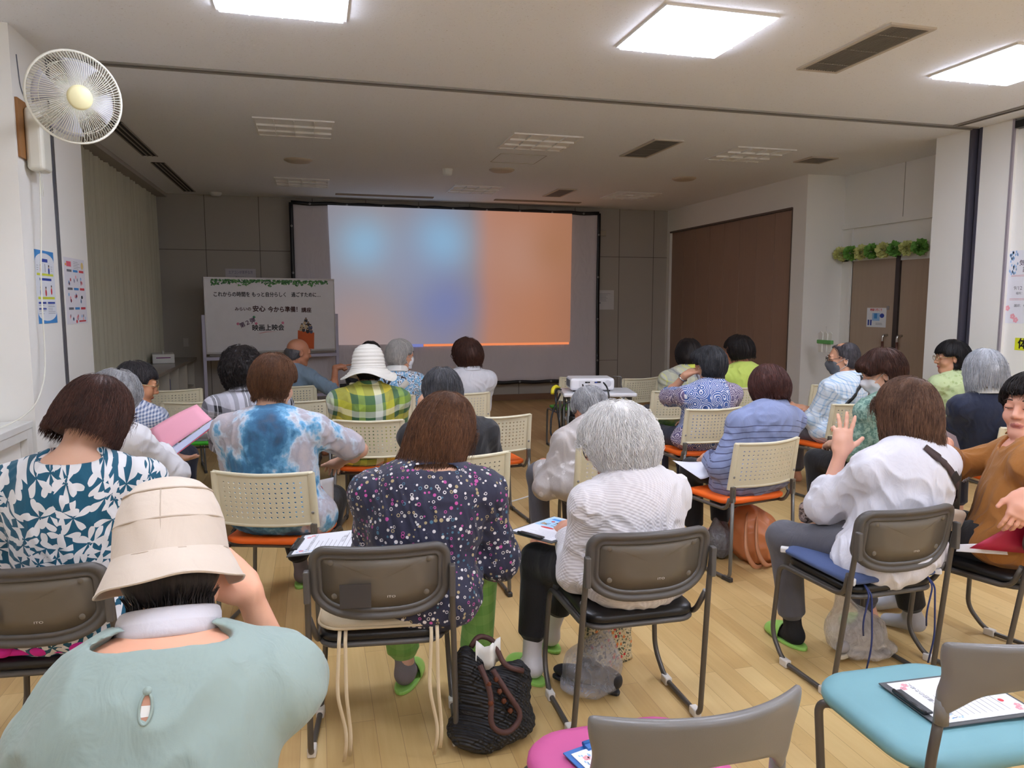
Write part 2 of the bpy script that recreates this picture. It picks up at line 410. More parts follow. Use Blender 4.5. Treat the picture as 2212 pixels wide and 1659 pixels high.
# doors in the alcove
d1=MB(); d1.box((6.352,7.03,0),(6.39,7.74,2.08)); o=struct(d1.build('door_1',M_door)); tag(o,'brown laminate door leaf carrying a taped notice','door')
d2=MB(); d2.box((6.352,5.95,0),(6.39,6.96,2.05)); o2=struct(d2.build('door_2',M_door)); tag(o2,'brown laminate door leaf beside the grey pier','door')
struct(MB().box((6.33,6.965,0),(6.37,7.025,2.1)).build('trim_13',mat('door_edge',(58,50,46),.4)))
struct(MB().box((6.335,5.95,2.05),(6.36,6.96,2.08)).build('trim_14',M_white))
for oo,y in ((o,7.12),(o2,6.9)):
    h=MB().tube(fillet([(6.352,y,1.21),(6.29,y,1.21),(6.29,y,.86),(6.352,y,.86)],.05),.014).build('door_handle',mat('chrome',(210,208,205),.15,1),oo)
    MB().tube([(6.29,y,1.14),(6.29,y,.93)],.0155).build('grip',mat('wood_grip',(96,58,44),.4),h)
MB().cbox((6.35,7.13,1.52),(.004,.018,.022)).build('lock_plate',M_metal,o)
# curtain, pleated, in front of the left windows; thin daylight gap at its hem
def _cur(t):
    c=t.co(); f=t.noise(t.map(c,sc=(1,1,.05)),40,3); t.col(t.mix(f,lin((190,186,164)),lin((202,198,178)))); t.set(Roughness=.85); t.bump(t.noise(c,500,2),.1,.001)
M_cur=nm('curtain_cloth',_cur)
cu=empty('curtain',(-2.12,6.2,.8),0,'long olive beige pleated curtain along the left wall','curtain')
def pleats(y0,y1,name):
    def f(u,v):
        y=y0+(y1-y0)*u; ph=y*2*PI/.115+.8*math.sin(y*3.1); a=.028*(1+.3*math.sin(y*7))*(.75+.25*(1-v))
        return (a*math.sin(ph)+.012*math.sin(ph*.37+v*2),y+.012*math.cos(ph),2.27*v)
    return MB().grid(f,int((y1-y0)*90),9).build(name,M_cur,cu)
pleats(0,1.75,'curtain_panel'); pleats(1.78,3.5,'curtain_panel'); pleats(3.53,5.36,'curtain_panel')
struct(MB().box((-2.3,6.14,CEIL-.05),(-1.97,Y1,CEIL-.001)).build('trim_15',M_wallf))
wn=MB(); wn.box((-2.301,6.3,.82),(-2.295,11.2,.9)); o=struct(wn.build('window_1',mat('daylight_pane',(235,242,255),.3,emit=((225,238,255),5.0))))
tag(o,'bright daylit window strip showing under the olive curtain','window')
# ================================================================ CEILING FITTINGS
def _lit(t):
    t.col(lin((240,240,240))); t.set(Emission_Color=(.92,.985,1.19,1),Emission_Strength=LIGHT_E)
M_lit=nm('lit_diffuser',_lit)
M_louv=mat('louvre_white',(240,239,235),.4)
M_dif=mat('unlit_diffuser',(248,247,244),.5)
def make_light(lit):
    r=empty('ceiling_light',(0,0,0))
    s=.335
    f=MB(); 
    for lo,hi in (((-s,-s),(s,-s+.018)),((-s,s-.018),(s,s)),((-s,-s+.018),(-s+.018,s-.018)),((s-.018,-s+.018),(s,s-.018))): f.box((lo[0],lo[1],-.012),(hi[0],hi[1],0))
    f.build('frame',M_louv,r)
    MB().box((-s+.018,-s+.018,-.026 if lit else -.004),(s-.018,s-.018,-.001)).build('diffuser',M_lit if lit else M_dif,r)
    l=MB()
    for k in range(1,3): y=-s+2*s*k/3; l.box((-s+.018,y-.003,-.032 if lit else -.022),(s-.018,y+.003,-.004))
    for k in range(1,4): x=-s+2*s*k/4; l.box((x-.002,-s+.018,-.030 if lit else -.02),(x+.002,s-.018,-.004))
    l.build('louvre',M_lit if lit else M_louv,r)
    return r
Lon=make_light(True); Loff=make_light(False); used=[0,0]
ordx=('left','middle','right')
def put_light(x,y,lit,label,group):
    p=Lon if lit else Loff
    if not used[lit]: used[lit]=1; p.location=(x,y,CEIL); o=p
    else: o=dup(p,(x,y,CEIL),0)
    tag(o,label,'ceiling light',group)
for i,x in enumerate((-.12,2.145,4.44)):
    put_light(x,4.02,1,'lit white square ceiling light, %s one of the three glowing across the top'%ordx[i],'lit ceiling lights')
    put_light(x,7.05,0,'unlit louvred square ceiling light, %s one of the nearer dark row'%ordx[i],'unlit ceiling lights')
    put_light(x+.02,10.12,0,'unlit louvred square ceiling light, %s one of the far row above the screen'%ordx[i],'unlit ceiling lights')
for x in (-.12,2.145,4.44):
    for y in (1.0,-2.0): put_light(x,y,1,'lit white square ceiling light behind the viewpoint','lit ceiling lights behind the viewpoint')
def vent(x,y,w_,l_,label,n=14):
    r=empty('ceiling_vent',(x,y,CEIL),0,label,'vent','ceiling air vents'); f=MB(); m=.028
    for a,b in (((-w_,-l_),(w_,-l_+m)),((-w_,l_-m),(w_,l_)),((-w_,-l_+m),(-w_+m,l_-m)),((w_-m,-l_+m),(w_,l_-m))): f.box((a[0],a[1],-.012),(b[0],b[1],0))
    f.build('frame',mat('vent_frame',(196,186,172),.5),r)
    MB().box((-w_+m,-l_+m,-.002),(w_-m,l_-m,-.001)).build('backing',mat('vent_back',(96,90,82),.8),r)
    s=MB()
    for k in range(n):
        xx=-w_+m+(2*w_-2*m)*(k+.5)/n; s.box((xx-.002,-l_+m,-.011),(xx+.002,l_-m,-.002))
    for k in range(3): yy=-l_+m+(2*l_-2*m)*(k+.5)/3; s.box((-w_+m,yy-.003,-.0115),(w_-m,yy+.003,-.008))
    s.build('slats',mat('vent_slat',(150,143,132),.5),r)
vent(3.29,4.03,.155,.42,'long slatted ceiling vent between the middle and right lit lights')
vent(3.31,7.04,.155,.42,'slatted ceiling vent between the middle and right unlit lights')
vent(5.3,7.12,.165,.16,'small square ceiling vent near the right alcove')
vent(3.38,10.11,.14,.36,'far slatted ceiling vent above the right part of the screen')
def slot(x0,y0,x1,y1,label,along):
    r=empty('slot_diffuser',((x0+x1)/2,(y0+y1)/2,CEIL),0,label,'vent'); a=(x1-x0)/2; b=(y1-y0)/2
    MB().box((-a,-b,-.006),(a,b,0)).build('backing',M_dark if along=='y' else mat('slot_brown',(120,86,64),.6),r)
    s=MB(); n=4 if along=='y' else 3
    for k in range(n):
        q=-1+2*k/(n-1)
        if along=='y': s.box((q*a-.006,-b,-.012),(q*a+.006,b,-.004))
        else: s.box((-a,q*b-.006,-.012),(a,q*b+.006,-.004))
    s.build('fins',mat('fin_grey',(150,142,132),.5) if along=='y' else mat('fin_tan',(168,150,130),.5),r)
slot(-1.69,7.2,-1.55,8.72,'long black slot air diffuser in the ceiling beside the curtain, nearer one','y')
slot(-1.69,9.12,-1.55,11.3,'long black slot air diffuser in the ceiling beside the curtain, farther one','y')
slot(.34,10.98,1.74,11.08,'thin brown slot in the ceiling above the screen, left one','x')
slot(2.66,10.96,4.02,11.06,'thin brown slot in the ceiling above the screen, right one','x')
for i,x in enumerate((-.12,2.16,4.5)):
    o=MB().lathe([(0,-.03),(.06,-.03),(.12,-.022),(.15,-.006),(.15,0)],28).build('ceiling_speaker',mat('speaker_tan',(196,180,160),.6)); o.location=(x,8.58,CEIL)
    tag(o,'round flush ceiling speaker, %s of the three in a row'%('leftmost','middle','rightmost')[i],'ceiling speaker','ceiling speakers')
o=MB().lathe([(0,-.075),(.045,-.072),(.055,-.05),(.06,-.012),(.065,0)],24).build('motion_sensor',M_white); o.location=(1.54,8.7,CEIL); tag(o,'small white domed sensor on the ceiling between two round speakers','sensor')
o=MB().lathe([(0,-.05),(.06,-.045),(.08,-.02),(.085,0)],24).build('smoke_detector',M_white); o.location=(-1.29,11.35,CEIL); tag(o,'small round smoke detector on the ceiling near the far left corner','smoke detector')
o=MB()
for a,b in (((1.92,7.66),(2.42,7.664)),((1.92,8.14),(2.42,8.144)),((1.92,7.66),(1.924,8.144)),((2.416,7.66),(2.42,8.144))): o.box((a[0],a[1],CEIL-.003),(b[0],b[1],CEIL))
struct(o.build('trim_16',mat('hatch_line',(170,162,150),.7)))
# ================================================================ CHAIRS
M_cream=mat('cream_plastic',(222,214,186),.38)
M_tube=mat('grey_tube',(112,110,106),.35,.5)
M_tubed=mat('taupe_tube',(92,87,82),.38,.4)
M_orange=mat('orange_seat',(246,108,30),.5)
M_green=mat('green_seat',(62,176,42),.5)
M_cap=mat('dark_cap',(58,56,56),.5)
M_clip=mat('white_clip',(214,208,200),.5)
def cushion(mb,w,d,h,c=(0,0,0),r=.07,dome=.008,n=6,edge=.45,wave=None):
    """upholstered pad: rounded outline, soft edges; c = centre of underside"""
    O=np.array(rrect(w,d,r,n)); R_=[(0,0),(.93,0),(.985,h*.12),(1,h*.4),(.995,h*.7),(.96,h*.95),(.85,h+dome*.45),(.55,h+dome*.85),(0,h+dome)]
    V=[];m=len(O)
    for s,z in R_:
        for p in O:
            x,y=p*s; V.append((c[0]+x,c[1]+y,c[2]+z+(wave(x,y) if wave else 0)))
    F=[(i*m+k,i*m+(k+1)%m,(i+1)*m+(k+1)%m,(i+1)*m+k) for i in range(len(R_)-1) for k in range(m)]
    return mb.add(V,F,True)
def cream_chair(seatm,name):
    r=empty(name)
    yb=lambda x,z:.058*(x/.24)**2-.035-.02*(z-.66)/.13
    # perforated backrest : cells with real holes
    xs=np.linspace(-.222,.222,17); zs=np.linspace(.545,.783,11); mb=MB(); V=[];F=[];vi={}
    def vt(x,z):
        k=(round(x,5),round(z,5))
        if k not in vi: vi[k]=len(V); V.append((x,yb(x,z),z))
        return vi[k]
    for i in range(16):
        for j in range(10):
            x0,x1,z0,z1=xs[i],xs[i+1],zs[j],zs[j+1]; cx,cz=(x0+x1)/2,(z0+z1)/2
            sq=[(x1,cz),(x1,z1),(cx,z1),(x0,z1),(x0,cz),(x0,z0),(cx,z0),(x1,z0)]
            if 1<=i<=14 and 1<=j<=8:
                ho=[(cx+.0052*math.cos(a*PI/4),cz+.0052*math.sin(a*PI/4)) for a in range(8)]
                for a in range(8): b=(a+1)%8; F.append((vt(*sq[a]),vt(*sq[b]),vt(*ho[b]),vt(*ho[a])))
            else: F.append(tuple(vt(*q) for q in sq))
    mb.add(V,F,True)
    back=mb.build('backrest',M_cream,r,solid=.006); es=back.modifiers.new('split','EDGE_SPLIT'); es.split_angle=.6
    rim=MB(); rim2=MB()
    rim.tube([(x,yb(x,.787)-.002,.787+.004*abs(x/.22)) for x in np.linspace(-.235,.235,19)],.0095,8)
    rim2.tube([(x,yb(x,.54)-.002,.541) for x in np.linspace(-.235,.235,19)],.008,8)
    rim.build('rim',M_cream,back); rim2.build('rim',M_cream,back)
    for s in (-1,1):
        p=MB(); 
        def pf(u,v,s=s):
            z=.525+.27*v; a=2*PI*u; return (s*(.228+.004*(1-v))+.019*math.cos(a),yb(.228,z)-.004+.013*math.sin(a)*(1.25-.35*v),z)
        p.grid(pf,12,6,True,closeu=True); p.lathe([(0,.005),(.016,0)],12,(s*.228,yb(.228,.795)-.004,.793))
        p.build('side_post',M_cream,back)
        MB().lathe([(0,.002),(.006,.0015),(.0075,0)],10,(s*.228,yb(.228,.6)-.021,.6),rotx(PI/2)).build('screw',M_metal,back)
    s_=MB(); cushion(s_,.455,.43,.034,(0,.245,.412),.09,.006,wave=lambda x,y:.018*max(0,(-y-.09)/.12)**1.5+.006*(x/.2)**2-.012*max(0,(y-.12)/.1)**2)
    s_.build('seat',seatm,r)
    for s in (-1,1):
        P=fillet([(s*.228,.012,.53),(s*.243,.0,.014),(s*.243,.43,.014),(s*.232,.445,.405),(s*.222,.07,.40),(s*.232,.035,.47)],.045,6)
        MB().tube(P,.0105,10).build('side_frame',M_tube,r)
        b=MB(); b.cbox((s*.229,.012,.50),(.014,.011,.045)); b.cbox((s*.229,-.0005,.508),(.004,.003,.022)); b.build('bracket',M_tube,r,bevel=.004)
        MB().cbox((s*.243,.02,.012),(.013,.035,.012)).build('foot_cap',M_cap,r,bevel=.004)
        MB().cbox((s*.243,.385,.012),(.013,.03,.012)).build('foot_cap',M_cap,r,bevel=.004)
    c_=MB(); c_.tube([(-.23,.11,.402),(.23,.11,.402)],.009,8); c_.tube([(-.23,.36,.402),(.23,.36,.402)],.009,8); c_.build('crossbar',M_tube,r)
    return r
def _brown(t):
    c=t.co(); t.col(t.mix(t.noise(c,4,3),lin((96,88,76)),lin((110,102,90)))); t.set(Roughness=.33); t.bump(t.noise(c,700,2),.12,.0006)
M_bpan=nm('brown_backpanel',_brown)
M_bfr=mat('taupe_plastic',(84,80,76),.42,bump=(600,.08))
M_blackseat=mat('black_vinyl',(20,20,22),.32,bump=(420,.2))
def taupe_chair(seatm,name,logo=True):
    r=empty(name); W=.232
    yb=lambda x,z:.045*(x/.23)**2-.02+(.79-z)*.16
    # outline of the back, (x,z), centre (0,.675)
    O=[]
    top=[( W-.058+.058*math.sin(a),.732+.058*math.cos(a)) for a in np.linspace(0,PI/2,8)]
    low=[(W*math.cos(a)**.62 if math.cos(a)>0 else 0,.635-.105*math.sin(a)**1.15) for a in np.linspace(.05,PI/2,13)]
    half=[(x,.79) for x in np.linspace(0,W-.063,6)]+top+[(W,.70),(W,.67)]+low
    O=half+[(-x,z) for x,z in half[::-1] if abs(x)>1e-4]; O=np.array(O); ctr=np.array([0,.672])
    Tn=np.roll(O,-1,0)-np.roll(O,1,0); Nn=np.stack([-Tn[:,1],Tn[:,0]],1); Nn/=np.linalg.norm(Nn,axis=1)[:,None]; Nn*=np.sign(((ctr-O)*Nn).sum(1))[:,None]
    for _ in range(3): Nn=(np.roll(Nn,1,0)+2*Nn+np.roll(Nn,-1,0))/4
    Nn/=np.linalg.norm(Nn,axis=1)[:,None]
    def ring(s,yoff,ins): # inset outline along its normals, offset in y
        q=O+Nn*ins; return [(a,yb(a,b)+yoff,b) for a,b in q]
    f=MB(); prof=[(.008,.010),(.002,.014),(0,.0),(.002,-.012),(.01,-.016),(.020,-.013),(.024,-.006),(.030,-.006),(.034,-.010),(.042,-.006),(.046,.004)]
    R_=[ring(0,y,i) for i,y in prof]; m=len(O); V=[p for q in R_ for p in q]
    F=[(i*m+k,i*m+(k+1)%m,(i+1)*m+(k+1)%m,(i+1)*m+k) for i in range(len(prof)-1) for k in range(m)]
    F+=[((len(prof)-1)*m+k,(len(prof)-1)*m+(k+1)%m,(k+1)%m,k) for k in range(m)]
    f.add(V,F,True); fr=f.build('back_frame',M_bfr,r)
    p=MB(); A=ring(0,-.001,.044); B=[(x*.5,yb(x*.5,.672+(z-.672)*.5)-.002,.672+(z-.672)*.5) for x,y,z in A]; n=len(A)
    p.add(A+B+[(0,yb(0,.672)-.002,.672)],[(k,(k+1)%n,n+(k+1)%n,n+k) for k in range(n)]+[(n+k,n+(k+1)%n,2*n) for k in range(n)],True)
    pan=p.build('back_panel',M_bpan,r,solid=.004)
    rv=MB()
    for x,z in ((-.158,.735),(.158,.735),(-.15,.615),(.15,.615)): rv.lathe([(0,.002),(.008,.0016),(.010,0)],14,(x,yb(x,z)-.0035,z),rotx(PI/2))
    rv.build('rivets',M_bpan,pan)
    if logo:
        lg=MB(); put_text(lg,'ITO',.0105,(.035,yb(.035,.612)-.0055,.612),(1,0,0),(0,0,1),sx=1.6); lg.build('lettering',mat('logo_silver',(214,210,204),.3),pan)
    for s in (-1,1):
        P=fillet([(s*.236,.012,.70),(s*.236,.03,.60),(s*.252,.098,.016),(s*.252,.40,.016),(s*.246,.49,.11),(s*.228,.478,.425),(s*.215,.10,.425),(s*.237,.055,.53)],.05,7)
        MB().tube(P,.0105,10).build('side_frame',M_tubed,r)
        MB().cbox((s*.236,.012,.655),(.010,.014,.055)).build('bracket',M_bfr,r,bevel=.005)
        for y in (.135,.385): MB().cbox((s*.252,y,.017),(.015,.024,.0165)).build('glide_clip',M_clip,r,bevel=.005)
    b=MB(); cushion(b,.43,.42,.02,(0,.27,.415),.07,0); b.build('seat_pan',M_bfr,r)
    s_=MB(); cushion(s_,.425,.415,.036,(0,.27,.434),.07,.008); s_.build('seat',seatm,r)
    return r
M_gsh=mat('grey_shell',(118,115,112),.34,bump=(500,.12))
def shell_chair(seatm,name):
    r=empty(name); W=.235
    # thick curved grey shell: waisted sides, arched lower edge running into two sockets
    nu,nv=25,9
    def top(x): return .80-.012*(abs(x)/W)**2
    def bot(x): a=abs(x)/W; return .655+.03*math.cos(min(1,a/.72)*PI/2) if a<.72 else .655-(a-.72)/.28*.075
    def wid(v): return 1-.045*math.exp(-((v-.55)/.16)**2)-.10*(1-v)**2
    def yc(x,z): return .085*(x/W)**2-.03+(.80-z)*.22
    mb=MB(); V=[]
    for side in (0,1):
        for i in range(nu):
            x0=W*(-1+2*i/(nu-1))
            for j in range(nv):
                v=j/(nv-1); z=bot(x0)+(top(x0)-bot(x0))*v; x=x0*wid(v); th=.017*(1-.25*abs(2*v-1)**4)
                V.append((x,yc(x,z)+(th if side else -th),z))
    F=[];n=nu*nv
    for i in range(nu-1):
        for j in range(nv-1):
            a=i*nv+j; F.append((a,a+nv,a+nv+1,a+1)); F.append((n+a,n+a+1,n+a+nv+1,n+a+nv))
    for i in range(nu-1):
        a=i*nv; F.append((a,n+a,n+a+nv,a+nv)); a=i*nv+nv-1; F.append((a,a+nv,n+a+nv,n+a))
    for j in range(nv-1): a=j; F.append((a,a+1,n+a+1,n+a)); a=(nu-1)*nv+j; F.append((a,n+a,n+a+1,a+1))
    mb.add(V,F,True); mb.build('backrest',M_gsh,r,sub=1)
    s_=MB(); cushion(s_,.48,.47,.045,(0,.33,.405),.12,.012); s_.build('seat',seatm,r)
    for s in (-1,1):
        P=fillet([(s*.205,.085,.60),(s*.215,.10,.43),(s*.235,.02,.016),(s*.235,.45,.016),(s*.235,.50,.40),(s*.19,.44,.405),(s*.19,.2,.405)],.06,7)
        MB().tube(P,.0125,12).build('side_frame',M_tubed,r)
        MB().lathe([(.0,.03),(.016,.03),(.018,-.03),(.0,-.03)],12,(s*.205,.083,.598)).build('socket',M_gsh,r)
    MB().tube([(-.22,.15,.40),(.22,.15,.40)],.011,8).build('crossbar',M_tubed,r)
    return r
P_or=cream_chair(M_orange,'stacking_chair'); P_gr=cream_chair(M_green,'stacking_chair'); _u={}
def place(p,x,y,deg,label,group):
    # x,y : centre of the back at its top
    loc=(x,y+.0,0)
    if p.name not in _u: _u[p.name]=1; p.location=loc; p.rotation_euler=(0,0,math.radians(deg)); tag(p,label,'chair',group); return p
    o=dup(p,loc,math.radians(deg),label,group); o['category']='chair'; return o
GC='cream perforated chairs'
L=lambda s:'cream perforated-back chair '+s
for p,x,y,d,l in (
 (P_or,-1.14,3.86,-6,L('holding the person in white lace top')),
 (P_or,-.25,3.56,-18,L('with orange seat under the person in tie-dye shirt')),
 (P_or,.735,3.71,3,L('with orange seat just past the navy patterned blouse, under the black tee')),
 (P_or,1.60,3.72,-6,L('holding the person in silvery grey jacket')),
 (P_or,2.475,3.65,11,L('with orange seat over the tan backpack, under the slate blue jacket')),
 (P_or,3.49,3.66,2,L('holding the masked person in mint patterned top')),
 (P_or,4.38,3.62,-8,L('holding the grey-bobbed person in navy cardigan')),
 (P_or,-1.22,5.02,-10,L('under the person in blue gingham with glasses')),
 (P_or,-.36,4.88,-4,L('holding the person in black and white plaid')),
 (P_or,.33,5.0,-14,L('with orange seat under the person in white sun hat')),
 (P_or,1.22,4.95,5,L('standing empty with orange seat, right of the black tee')),
 (P_or,2.86,4.9,3,L('with orange seat under the paisley blouse')),
 (P_or,4.08,4.88,8,L('with orange seat under the man in blue check shirt')),
 (P_or,5.32,4.96,4,L('holding the person in pale green shirt')),
 (P_gr,-.95,6.3,-4,L('with green seat behind the pink folder, a booklet on it')),
 (P_gr,-.14,6.15,-3,L('standing empty right behind the tie-dye wearer\'s head')),
 (P_gr,.57,6.28,-2,L('holding the white-haired person in blue floral shirt')),
 (P_gr,1.235,6.32,-2,L('holding the dark-haired person in white shirt')),
 (P_gr,3.12,6.0,0,L('with green seat under the yellow checked shirt')),
 (P_gr,3.9,6.08,0,L('holding the person in lime yellow tee')),
 (P_gr,4.83,6.1,3,L('standing empty left of the man in blue check shirt')),
 (P_gr,-1.25,7.22,12,L('standing empty near the shelves, farthest to the left')),
 (P_gr,-.24,7.27,-3,L('holding the man who points at the screen')),
 (P_gr,.56,7.38,0,L('holding the person hidden behind the white sun hat')),
 (P_gr,1.23,7.34,0,L('standing empty between the floral shirt and the white shirt')),
 (P_gr,2.73,7.4,0,L('with green seat behind the projector table')),
 (P_gr,3.29,7.12,14,L('standing empty right of the projector')),
): place(p,x,y,d,l,GC)
T=lambda s:'taupe chair with brown glossy back '+s
P_t=taupe_chair(M_blackseat,'meeting_chair'); GT='taupe meeting chairs'
ch_leaf=place(P_t,-.865,2.44,-6,T('and magenta cushion under the teal leaf print'),GT)
ch_navy=place(P_t,.185,2.37,-7,T('and dark square patch behind the navy patterned blouse'),GT)
place(P_t,1.115,2.285,-1,T('and black vinyl seat under the white knit top'),GT)
place(P_t,2.205,2.29,2,T('and blue cushion under the white shirt with strap'),GT)
place(P_t,2.93,2.24,16,T('and black seat under the person in brown shirt'),GT)
# dark repair patch and paper label on two backs
o=MB().box((-.13,-.012,.585),(-.03,-.009,.665)).build('patch',mat('dark_patch',(62,58,56),.5)); o.parent=[c for c in ch_navy.children if c.name.startswith('back_panel')][0]
o=MB().box((-.135,-.0125,.60),(-.07,-.010,.665)).build('paper_label',mat('label_tan',(158,148,124),.7)); o.parent=[c for c in ch_leaf.children if c.name.startswith('back_panel')][0]
P_pk=shell_chair(mat('pink_seat',(196,84,142),.6,bump=(500,.1)),'shell_chair'); GS='grey shell chairs'
place(P_pk,.72,1.20,0,'grey shell chair with pink seat in the foreground, blue clipboard on it',GS)
P_tl=shell_chair(mat('teal_seat',(116,164,172),.6,bump=(500,.1)),'shell_chair')
place(P_tl,1.63,1.27,-2,'grey shell chair with pale teal seat at bottom right, clipboard on it',GS)
P_g3=shell_chair(mat('grey_seat',(96,96,100),.6),'shell_chair')
place(P_g3,-.33,1.02,0,'grey shell chair hidden under the person in mint blouse',GS)
# ================================================================ SCREEN, WHITEBOARD, PROJECTOR, SHELVES, FAN, NOTICES
def _cloth(t):
    c=t.co(); t.col(t.mix(t.noise(c,2,3),lin((214,208,212)),lin((206,200,205)))); t.set(Roughness=.8); t.bump(t.noise(t.map(c,sc=(1.2,1,.5)),4,3,.5,1.2),.5,.03)
M_sheet=nm('screen_cloth',_cloth)
YS=11.42
sc=empty('projection_screen',(2.1,YS,.3),0,'large white cloth projection screen with black border and grommets on the front wall','screen')
def scr(u,v,pad=0):
    x=-.28+4.77*u; z=(.33-.03*u)+((3.03-.015*u)-(.33-.03*u))*v; sag=.012*math.sin(u*PI*9)**2*abs(2*v-1)**6
    y=.012*math.sin(u*17+v*3)*(1-v)+.01*math.sin(v*6+u*5)
    return (x-2.1,y,z-.3-sag*(1 if v>.5 else -1))
MB().grid(scr,60,30).build('sheet',M_sheet,sc,solid=.003)
b=MB()
def strip(fn,n):
    def f(u,v): return fn(u,v)
    b.grid(f,n,2)
E_=.028
off=lambda p,dx,dz,dy=-.006:(p[0]+dx,p[1]+dy,p[2]+dz)
strip(lambda u,v:off(scr(u,1),0,E_*(1-2*v)),60); strip(lambda u,v:off(scr(u,0),0,E_*(1-2*v)),60)
strip(lambda u,v:off(scr(0,u),E_*(2*v-1),0),30); strip(lambda u,v:off(scr(1,u),E_*(2*v-1),0),30)
b.build('border',M_black,sc,solid=.004)
for k in range(9):
    for v in (0,1):
        p=off(scr((k+.5)/9,v),0,0,-.011); MB().lathe([(.007,.002),(.012,.003),(.016,0)],12,p,rotx(PI/2)).build('grommet',M_metal,sc)
for k in range(4):
    for u in (0,1):
        p=off(scr(u,(k+.5)/4),0,0,-.011); MB().lathe([(.007,.002),(.012,.003),(.016,0)],12,p,rotx(PI/2)).build('grommet',M_metal,sc)
def _img(t):
    x,y,z=t.sep(t.co()); u=t.ma('DIVIDE',t.ma('SUBTRACT',x,.25-2.1),3.77); v=t.ma('DIVIDE',t.ma('SUBTRACT',z,.95-.3),2.07)
    base=t.ramp(u,[(0,(150,146,156)),(.2,(160,150,154)),(.45,(146,140,158)),(.56,(152,138,140)),(.64,(192,134,108)),(.85,(190,128,96)),(1,(176,120,92))])
    def g(cu,cv,s,col,base,k=1):
        d=t.ma('ADD',t.ma('POWER',t.ma('SUBTRACT',u,cu),2),t.ma('POWER',t.ma('MULTIPLY',t.ma('SUBTRACT',v,cv),.55),2))
        return t.mix(t.ma('MULTIPLY',t.ma('EXPONENT',t.ma('DIVIDE',d,-s*s)),k),base,lin(col))
    b_=g(.14,.72,.11,(150,190,220),base); b_=g(.44,.74,.13,(146,190,224),b_); b_=g(.1,.1,.15,(178,148,142),b_,.8); b_=g(.45,.3,.13,(124,134,184),b_,.9); b_=g(.3,.55,.15,(150,160,190),b_,.5); b_=g(.78,.68,.16,(196,150,132),b_,.7); b_=g(.93,.72,.12,(176,122,88),b_,.7)
    t.col((.05,.05,.05,1)); t.set(Roughness=.9,Emission_Color=b_,Emission_Strength=.82)
im=MB(); im.grid(lambda u,v:(.235+3.79*u+(.045-.045*v)*(1-u)-(.02*(1-v))*u-2.1, -.026+.0*u, .95+2.055*v-.3-.012*u*v),2,2); im.build('projected_image',nm('projected_picture',_img),sc)
st=MB(); st.box((1.62-2.1,-.028,.912-.3),(3.99-2.1,-.027,.948-.3)); st.build('image_edge',mat('image_orange',(40,20,10),.9,emit=((240,140,92),1.0)),sc)
st=MB(); st.box((1.22-2.1,-.028,.905-.3),(1.615-2.1,-.027,.95-.3)); st.build('image_edge',mat('image_blue',(10,14,40),.9,emit=((120,128,190),1.0)),sc)
# ---- whiteboard on a wheeled stand
A_=np.array([-1.41,10.72,0]); Bv=np.array([1.69,.5,0]); wl=np.linalg.norm(Bv); wa=math.atan2(.5,1.69)
wb=empty('whiteboard',tuple(A_+Bv/2),wa,'mobile whiteboard with lettering and leaf garland border, left of the screen','whiteboard')
h=wl/2
M_wb=mat('whiteboard_face',(222,221,224),.25); M_alu=mat('aluminium_frame',(168,164,160),.4,.5); M_lav=mat('pale_lavender_frame',(190,188,208),.4)
MB().box((-h,-.012,.91),(h,.012,1.905)).build('board',M_wb,wb)
f=MB(); f.box((-h-.012,-.018,1.9),(h+.012,.018,1.925)); f.box((-h-.012,-.018,.89),(h+.012,.018,.912)); f.box((-h-.012,-.018,.9),(-h,.018,1.91)); f.box((h,-.018,.9),(h+.012,.018,1.91)); f.build('board_frame',M_alu,wb)
MB().box((-h+.02,-.075,.862),(h-.02,-.005,.886)).build('pen_tray',mat('tray_grey',(130,124,116),.5),wb)
MB().box((-h-.05,-.02,.80),(h+.05,.02,.85)).build('cross_rail',M_lav,wb,bevel=.006)
for s in (-1,1):
    MB().box((s*(h+.035)-.022,-.02,.10),(s*(h+.035)+.022,.02,1.42)).build('leg',M_lav,wb,bevel=.006)
    q=MB(); q.box((s*(h+.035)-.022,-.26,.07),(s*(h+.035)+.022,.2,.11)); q.build('foot',M_lav,wb,bevel=.006)
    for y in (-.23,.17): MB().lathe([(0,-.012),(.032,-.012),(.035,0),(.032,.012),(0,.012)],16,(s*(h+.035),y,.035),roty(PI/2)).build('caster',M_cap,wb)
MB().box((-h,-.015,.22),(h,.015,.26)).build('lower_rail',M_lav,wb)
S=Sheet((-h,-.0125,.91),(1,0,0),(0,0,1)); BW,BH=wl,.995
ink=mat('ink_black',(24,20,26),.5); brn=mat('ink_brown',(66,26,22),.5); pur=mat('ink_purple',(70,26,70),.5)
g1=mat('leaf_green_a',(72,132,70),.6); g2=mat('leaf_green_b',(112,164,100),.6); g3=mat('leaf_green_c',(48,100,58),.6)
rn=random.Random(5)
for k in range(430):
    u=rn.uniform(.05,.95)*BW; dep=(.03+.045*abs(math.sin(u*9.3)+.4*math.sin(u*23)))
    v=BH-.012-rn.random()**1.3*dep; r=rn.uniform(.010,.020); a=rn.uniform(0,6.28)
    S.poly(rn.choice((g1,g2,g3,g1)),[(u+r*(.4+.6*abs(math.cos(1.5*q)))*math.cos(q+a),v+r*(.4+.6*abs(math.cos(1.5*q)))*math.sin(q+a)) for q in np.linspace(0,2*PI,9)[:-1]],.001+.00005*(k%29))
S.build('leaf_border',wb); S=Sheet((-h,-.0125,.91),(1,0,0),(0,0,1))
S.text(ink,'これからの時間を もっと自分らしく　過ごすために…',.072,.475*BW,.785*BH,fat=.0018,sx=.84)
S.build('lettering',wb); S=Sheet((-h,-.0125,.91),(1,0,0),(0,0,1))
